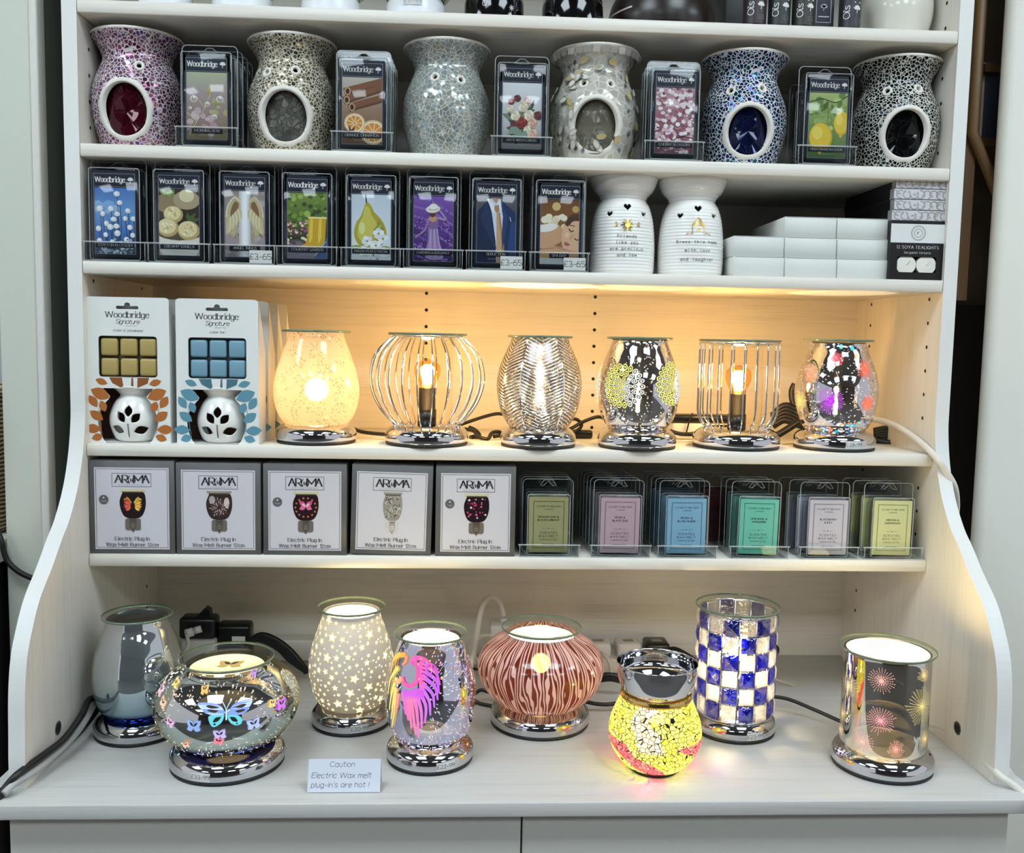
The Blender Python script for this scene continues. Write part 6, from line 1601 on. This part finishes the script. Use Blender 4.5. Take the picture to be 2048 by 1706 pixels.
cable('thick black cable hanging outside the left panel by the pillar', [(-6, 1060, .02), (4, 1085, .018), (8, 1105, .018), (18, 1126, .018), (40, 1145, .018), (68, 1158, .02), (100, 1172, .02)], .0036, CORD)
# fourth shelf: leads and adapters behind the lamps
cable('white cable leaving the fourth shelf around the right side panel', [(1738, 838, .13), (1765, 842, .11), (1800, 856, .075), (1838, 882, .03), (1872, 915, -.012), (1893, 945, -.016), (1908, 972, -.012), (1913, 1000, .0), (1911, 1030, .02), (1900, 1060, .05)], .0044, WCORD)
r = thing('cable_bundle', 'black coiled lead in the right corner of the fourth shelf', 'cable bundle', (0, 0, 0)); b = MB()
for k in range(6): b.tube(wp([(1748, 862+4*k, .15), (1775, 858+5*k, .14), (1800, 864+5*k, .135), (1806, 876+3*k, .135), (1780, 886+k, .13), (1752, 880, .14)]), .0050, CORD, 8)
b.build('cables', r)
r = thing('cable_bundle', 'black adapter leads between the straight cage and firework lamps', 'cable bundle', (0, 0, 0)); b = MB()
for k in range(5): b.tube(wp([(1545, 832+5*k, .17), (1568, 812+7*k, .165), (1592, 820+7*k, .16), (1606, 836+4*k, .16)]), .0055, CORD, 8)
b.build('cables', r); b = MB(); b.tube(wp([(1552, 872, .10), (1575, 858, .11), (1600, 842, .12)]), .0052, CORD, 8); b.build('strap', r); b = MB(); b.tube(wp([(1590, 815, .165), (1585, 800, .168), (1584, 782, .17), (1590, 768, .17)]), .005, CORD, 8); b.build('lead_end', r)
x = aty(1372, 852, .16)[0]
r = thing('mains_adapter', 'white adapter wrapped with black lead behind the straight cage lamp', 'adapter', (x, .17, z4)); b = MB(); b.box(-.022, .07, -.018, .018, 0, .024, WPLAS, bev=.004); b.build('body', r)
b = MB(); o = Vector(r.location)
b.box(-.025, .075, -.016, .016, .0242, .0365, BLACK, bev=.004); b.tube([tuple(Vector(p)-o) for p in wp([(1385, 826, .145), (1378, 845, .145), (1372, 868, .145)])], .0012, CORD, 6); b.build('black_wrap', r)
cable('black lead from the flower lamp to the straight cage lamp', [(1340, 862, .12), (1362, 868, .115), (1385, 868, .11), (1400, 862, .12)], .0030, CORD)
r = thing('mains_adapter', 'small black inline switch behind the right of the feather lamp', 'adapter', aty(1168, 868, .15)); b = MB(); b.box(-.018, .012, -.008, .008, -.006, .006, BLACK, bev=.003); b.build('body', r)
cable('looped black lead between the round cage and feather lamps', [(930, 858, .13), (948, 862, .12), (955, 872, .11), (975, 878, .10), (984, 866, .11), (998, 864, .12), (1004, 870, .12), (988, 873, .11)], .0028, CORD)
cable('black lead with rocker switch lying beside the round cage lamp', [(938, 856, .14), (950, 862, .135), (957, 872, .125), (940, 876, .12)], .0040, CORD)

# ---------------------------------------------------------------- the top shelf: only the feet of things show
z1 = ZS[1]; G1 = 'white-based diffusers on the top shelf'
leafglass = mat_mosaic('leaf_etched_glass', [(86, 100, 78), (120, 130, 108), (176, 180, 160), (64, 76, 60)], (196, 196, 176), 60, .06, .3, .2, .2, zs=.5)
def diffuser(label, px0, px1, price=None, grp=G1):
    y = .055; x0, x1 = xat(px0, y-.03, z1+.02), xat(px1, y-.03, z1+.02); x = (x0+x1)/2; R_ = (x1-x0)/2
    r = thing('aroma_diffuser', label, 'diffuser', (x, y, z1), 0, grp)
    b = MB(); b.lathe([(0, 0), (R_, 0), (R_*1.01, .003), (R_*.98, .022), (R_*.92, .0285), (0, .0288)], mat('white_gloss_plastic', (228, 230, 234), .25), 64); b.build('base', r)
    b = MB(); b.lathe(sprof([(R_*.95, .0289), (R_*1.22, .040), (R_*1.34, .065), (R_*1.2, .10), (R_*.7, .128), (R_*.3, .135)], 5), leafglass, 64); b.build('glass_globe', r)
    b = MB(); c = Canvas(b, wrap(lambda z: R_*1.0, .0006), PRINT)
    if price:
        for k in range(5): c.rect(-.014+.0048*k, .0135, -.014+.0048*(k+1), .0225, (206, 208, 206), up=k == 0)
        c.text(price, -.002, .0155, .0048, (150, 150, 150), wt=.8, track=1.2)
    else: c.ell(.004, .0195, .0013, .0013, (60, 62, 66), n=12); c.line([(-.004, .0155), (-.009, .0155)], .0003, (150, 150, 150))
    b.build('price_sticker' if price else 'button', r)
    return r
diffuser('white-based diffuser with leaf-etched globe, leftmost on the top shelf', 262, 372); diffuser('white-based diffuser with leaf-etched globe, second on the top shelf', 412, 536)
diffuser('white-based diffuser with leaf-etched globe, third on the top shelf', 594, 716); diffuser('white-based diffuser with a faded price sticker on its base, top shelf', 768, 890, '£17-99')
def black_base(label, px0, px1, glass, sym):
    y = .058; x0, x1 = xat(px0, y-.03, z1+.02), xat(px1, y-.03, z1+.02); x = (x0+x1)/2; R_ = (x1-x0)/2
    r = thing('aroma_diffuser', label, 'diffuser', (x, y, z1), 0, 'black-based diffusers on the top shelf')
    b = MB(); b.lathe([(0, 0), (R_, 0), (R_*1.005, .003), (R_*.985, .030), (R_*.94, .0345), (0, .0348)], mat('black_gloss_plastic', (8, 8, 9), .08), 72); b.build('base', r)
    b = MB(); b.lathe([(R_*.955, .0335), (R_*.975, .0362), (R_*.955, .0372)], CHROME, 72); b.build('trim_ring', r)
    b = MB(); b.lathe(sprof([(R_*.93, .0374), (R_*.96, .06), (R_*.9, .11), (R_*.6, .14)], 5), glass, 64); b.build('glass_shade', r)
    if sym:
        b = MB(); c = Canvas(b, wrap(lambda z: R_*1.0, .0008), PRINT); w_ = (226, 226, 226)
        c.line([(-.013+.0030*math.sin(a), .0195+.0030*math.cos(a)) for a in np.linspace(.6, 5.68, 18)], .0006, w_); c.line([(-.013, .0195), (-.013, .0235)], .0006, w_)
        for k in range(4): a = k*PI/4; c.line([(.022-.0036*math.cos(a), .0165-.0036*math.sin(a)), (.022+.0036*math.cos(a), .0165+.0036*math.sin(a))], .0006, w_, up=k == 0)
        b.build('symbols', r)
black_base('black gloss diffuser with power symbol on its base, top shelf', 928, 1051, mat_mosaic('silver_mosaic_glass', [(150, 150, 156), (206, 206, 210), (90, 92, 98), (226, 214, 200)], (60, 60, 60), 80, .04, .6), True)
black_base('black gloss diffuser under yellow and blue crystal glass, top shelf', 1087, 1213, mat_mosaic('yellow_blue_mosaic_glass', [(226, 206, 90), (206, 210, 220), (60, 90, 160), (240, 236, 200), (190, 160, 60)], (70, 70, 66), 80, .04, .5), False)
y = .085; x0, x1 = xat(1227, y-.045, z1+.03), xat(1445, y-.045, z1+.03); x = (x0+x1)/2; R_ = (x1-x0)/2
r = thing('wood_diffuser', 'wide dark wood-grain diffuser bowl on the top shelf', 'diffuser', (x, y, z1))
t = NT('dark_wood_grain'); wv_ = t.n('TexWave', Vector=t.coords((40, 40, 3)), Scale=3., Distortion=5.); DWD = t.end(t.n('BsdfPrincipled', Base_Color=t.ramp(wv_.outputs[0], [(0, (16, 9, 7)), (1, (36, 20, 15))]), Roughness=.3))
b = MB(); b.lathe([(0, 0), (R_*.96, 0)]+sprof([(R_*.99, .004), (R_, .022), (R_*.92, .046), (R_*.7, .064), (R_*.3, .074), (0, .076)], 5), DWD, 72); b.build('bowl', r)
b = MB(); b.tube([(R_*1.0*math.sin(a)*.985, -R_*.985*math.cos(a), .031+.006*math.sin(a)) for a in np.linspace(-1.75, -.75, 14)], .0014, mat('pale_trim', (206, 200, 190), .3), 6, raw=True); b.build('trim_line', r)
t = NT('black_woven_card'); ck = t.n('TexBrick', Vector=t.coords((1, 1, 1)), Scale=160.); ck.inputs['Color1'].default_value = rgba((26, 28, 34)); ck.inputs['Color2'].default_value = rgba((20, 22, 26)); ck.inputs['Mortar'].default_value = rgba((8, 8, 10))
mpn = ck.inputs['Vector'].links[0].from_node; mpn.inputs['Rotation'].default_value = (PI/2, 0, 0); WOV = t.end(t.n('BsdfPrincipled', Base_Color=ck, Roughness=.5))
x0, x1 = xat(1449, .11, z1+.02), xat(1500, .11, z1+.02)
tag((lambda b: (b.box(x0, x1, .11, .2, z1, z1+.12, WOV, bev=.002), b.build('woven_box'))[1])(MB()), 'black woven-texture box behind the oil bottles on the top shelf', 'box')
for (p0, p1, col, lab) in ((1488, 1534, (48, 38, 44), 'dark plum label oil bottle, leftmost of four'), (1539, 1582, (34, 42, 40), 'dark green label oil bottle, second of four'), (1587, 1631, (44, 46, 38), 'olive label oil bottle left of the navy box'), (1681, 1723, (36, 40, 46), 'charcoal label oil bottle right of the navy box')):
    y = .03; x0, x1 = xat(p0, y-.005, z1+.02), xat(p1, y-.005, z1+.02); R_ = (x1-x0)/2
    r = thing('oil_bottle', lab, 'bottle', ((x0+x1)/2, y, z1), 0, 'oil bottles on the top shelf')
    b = MB(); b.lathe([(0, 0), (R_*.9, 0), (R_*.97, .002), (R_*.97, .046), (R_*.8, .053), (R_*.5, .056), (0, .056)], mat_clear('dark_bottle_glass', (90, 84, 76), .05, 1.2), 40); b.build('glass', r)
    b = MB(); b.lathe([(R_, .006), (R_, .046)], mat('label_%d' % col[0], col, .4), 40); c = Canvas(b, wrap(lambda z: R_, .0003), PRINT); w_ = (222, 222, 220)
    c.text('Oils', -.0052, .0245, .0078, w_, wt=.8, rot=PI/2, track=1.2); flower_mark(c, .0045, .028, .0058, w_); c.line([(.0005, .0365), (.009, .0368)], .0014, w_)
    for q in range(3): c.line([(.001, .0165-.0022*q), (.009, .0165-.0022*q)], .0003, (150, 150, 150))
    b.build('label', r)
    b = MB(); b.lathe([(0, .0562), (R_*.55, .0562), (R_*.55, .07), (0, .07)], BLACK, 32); b.build('cap', r)
x0, x1 = xat(1632, .04, z1+.02), xat(1670, .04, z1+.02)
b = MB(); b.box(x0-.006, x1, .045, .085, z1, z1+.09, PRINT, (24, 28, 40)); c = Canvas(b, flat(.0449, (x0+x1)/2, z1), PRINT); w_ = (200, 202, 206)
hw = (x1-x0)/2; c.frame(-hw+.0015, .0195, hw-.004, .085, .0006, w_); flower_mark(c, -.001, .0385, .0052, w_); c.line([(-.008, .027), (.006, .027)], .0013, w_)
tag(b.build('oil_gift_box'), 'navy gift box with white flower mark standing between oil bottles', 'box')
y = .075; x0, x1 = xat(1739, y-.02, z1+.03), xat(1873, y-.02, z1+.03); R_ = (x1-x0)/2
r = thing('ceramic_pot', 'round cream glazed pot at the right end of the top shelf', 'pot', ((x0+x1)/2, y, z1))
b = MB(); b.lathe([(0, 0)]+sprof([(R_*.66, 0), (R_*.86, .012), (R_, .042), (R_*.93, .072), (R_*.66, .095), (R_*.5, .1), (R_*.62, .112)], 6)+sprof([(R_*.58, .112), (R_*.46, .1), (R_*.6, .09), (0, .03)], 3), mat('cream_glaze', (222, 220, 206), .1), 72); b.build('body', r)
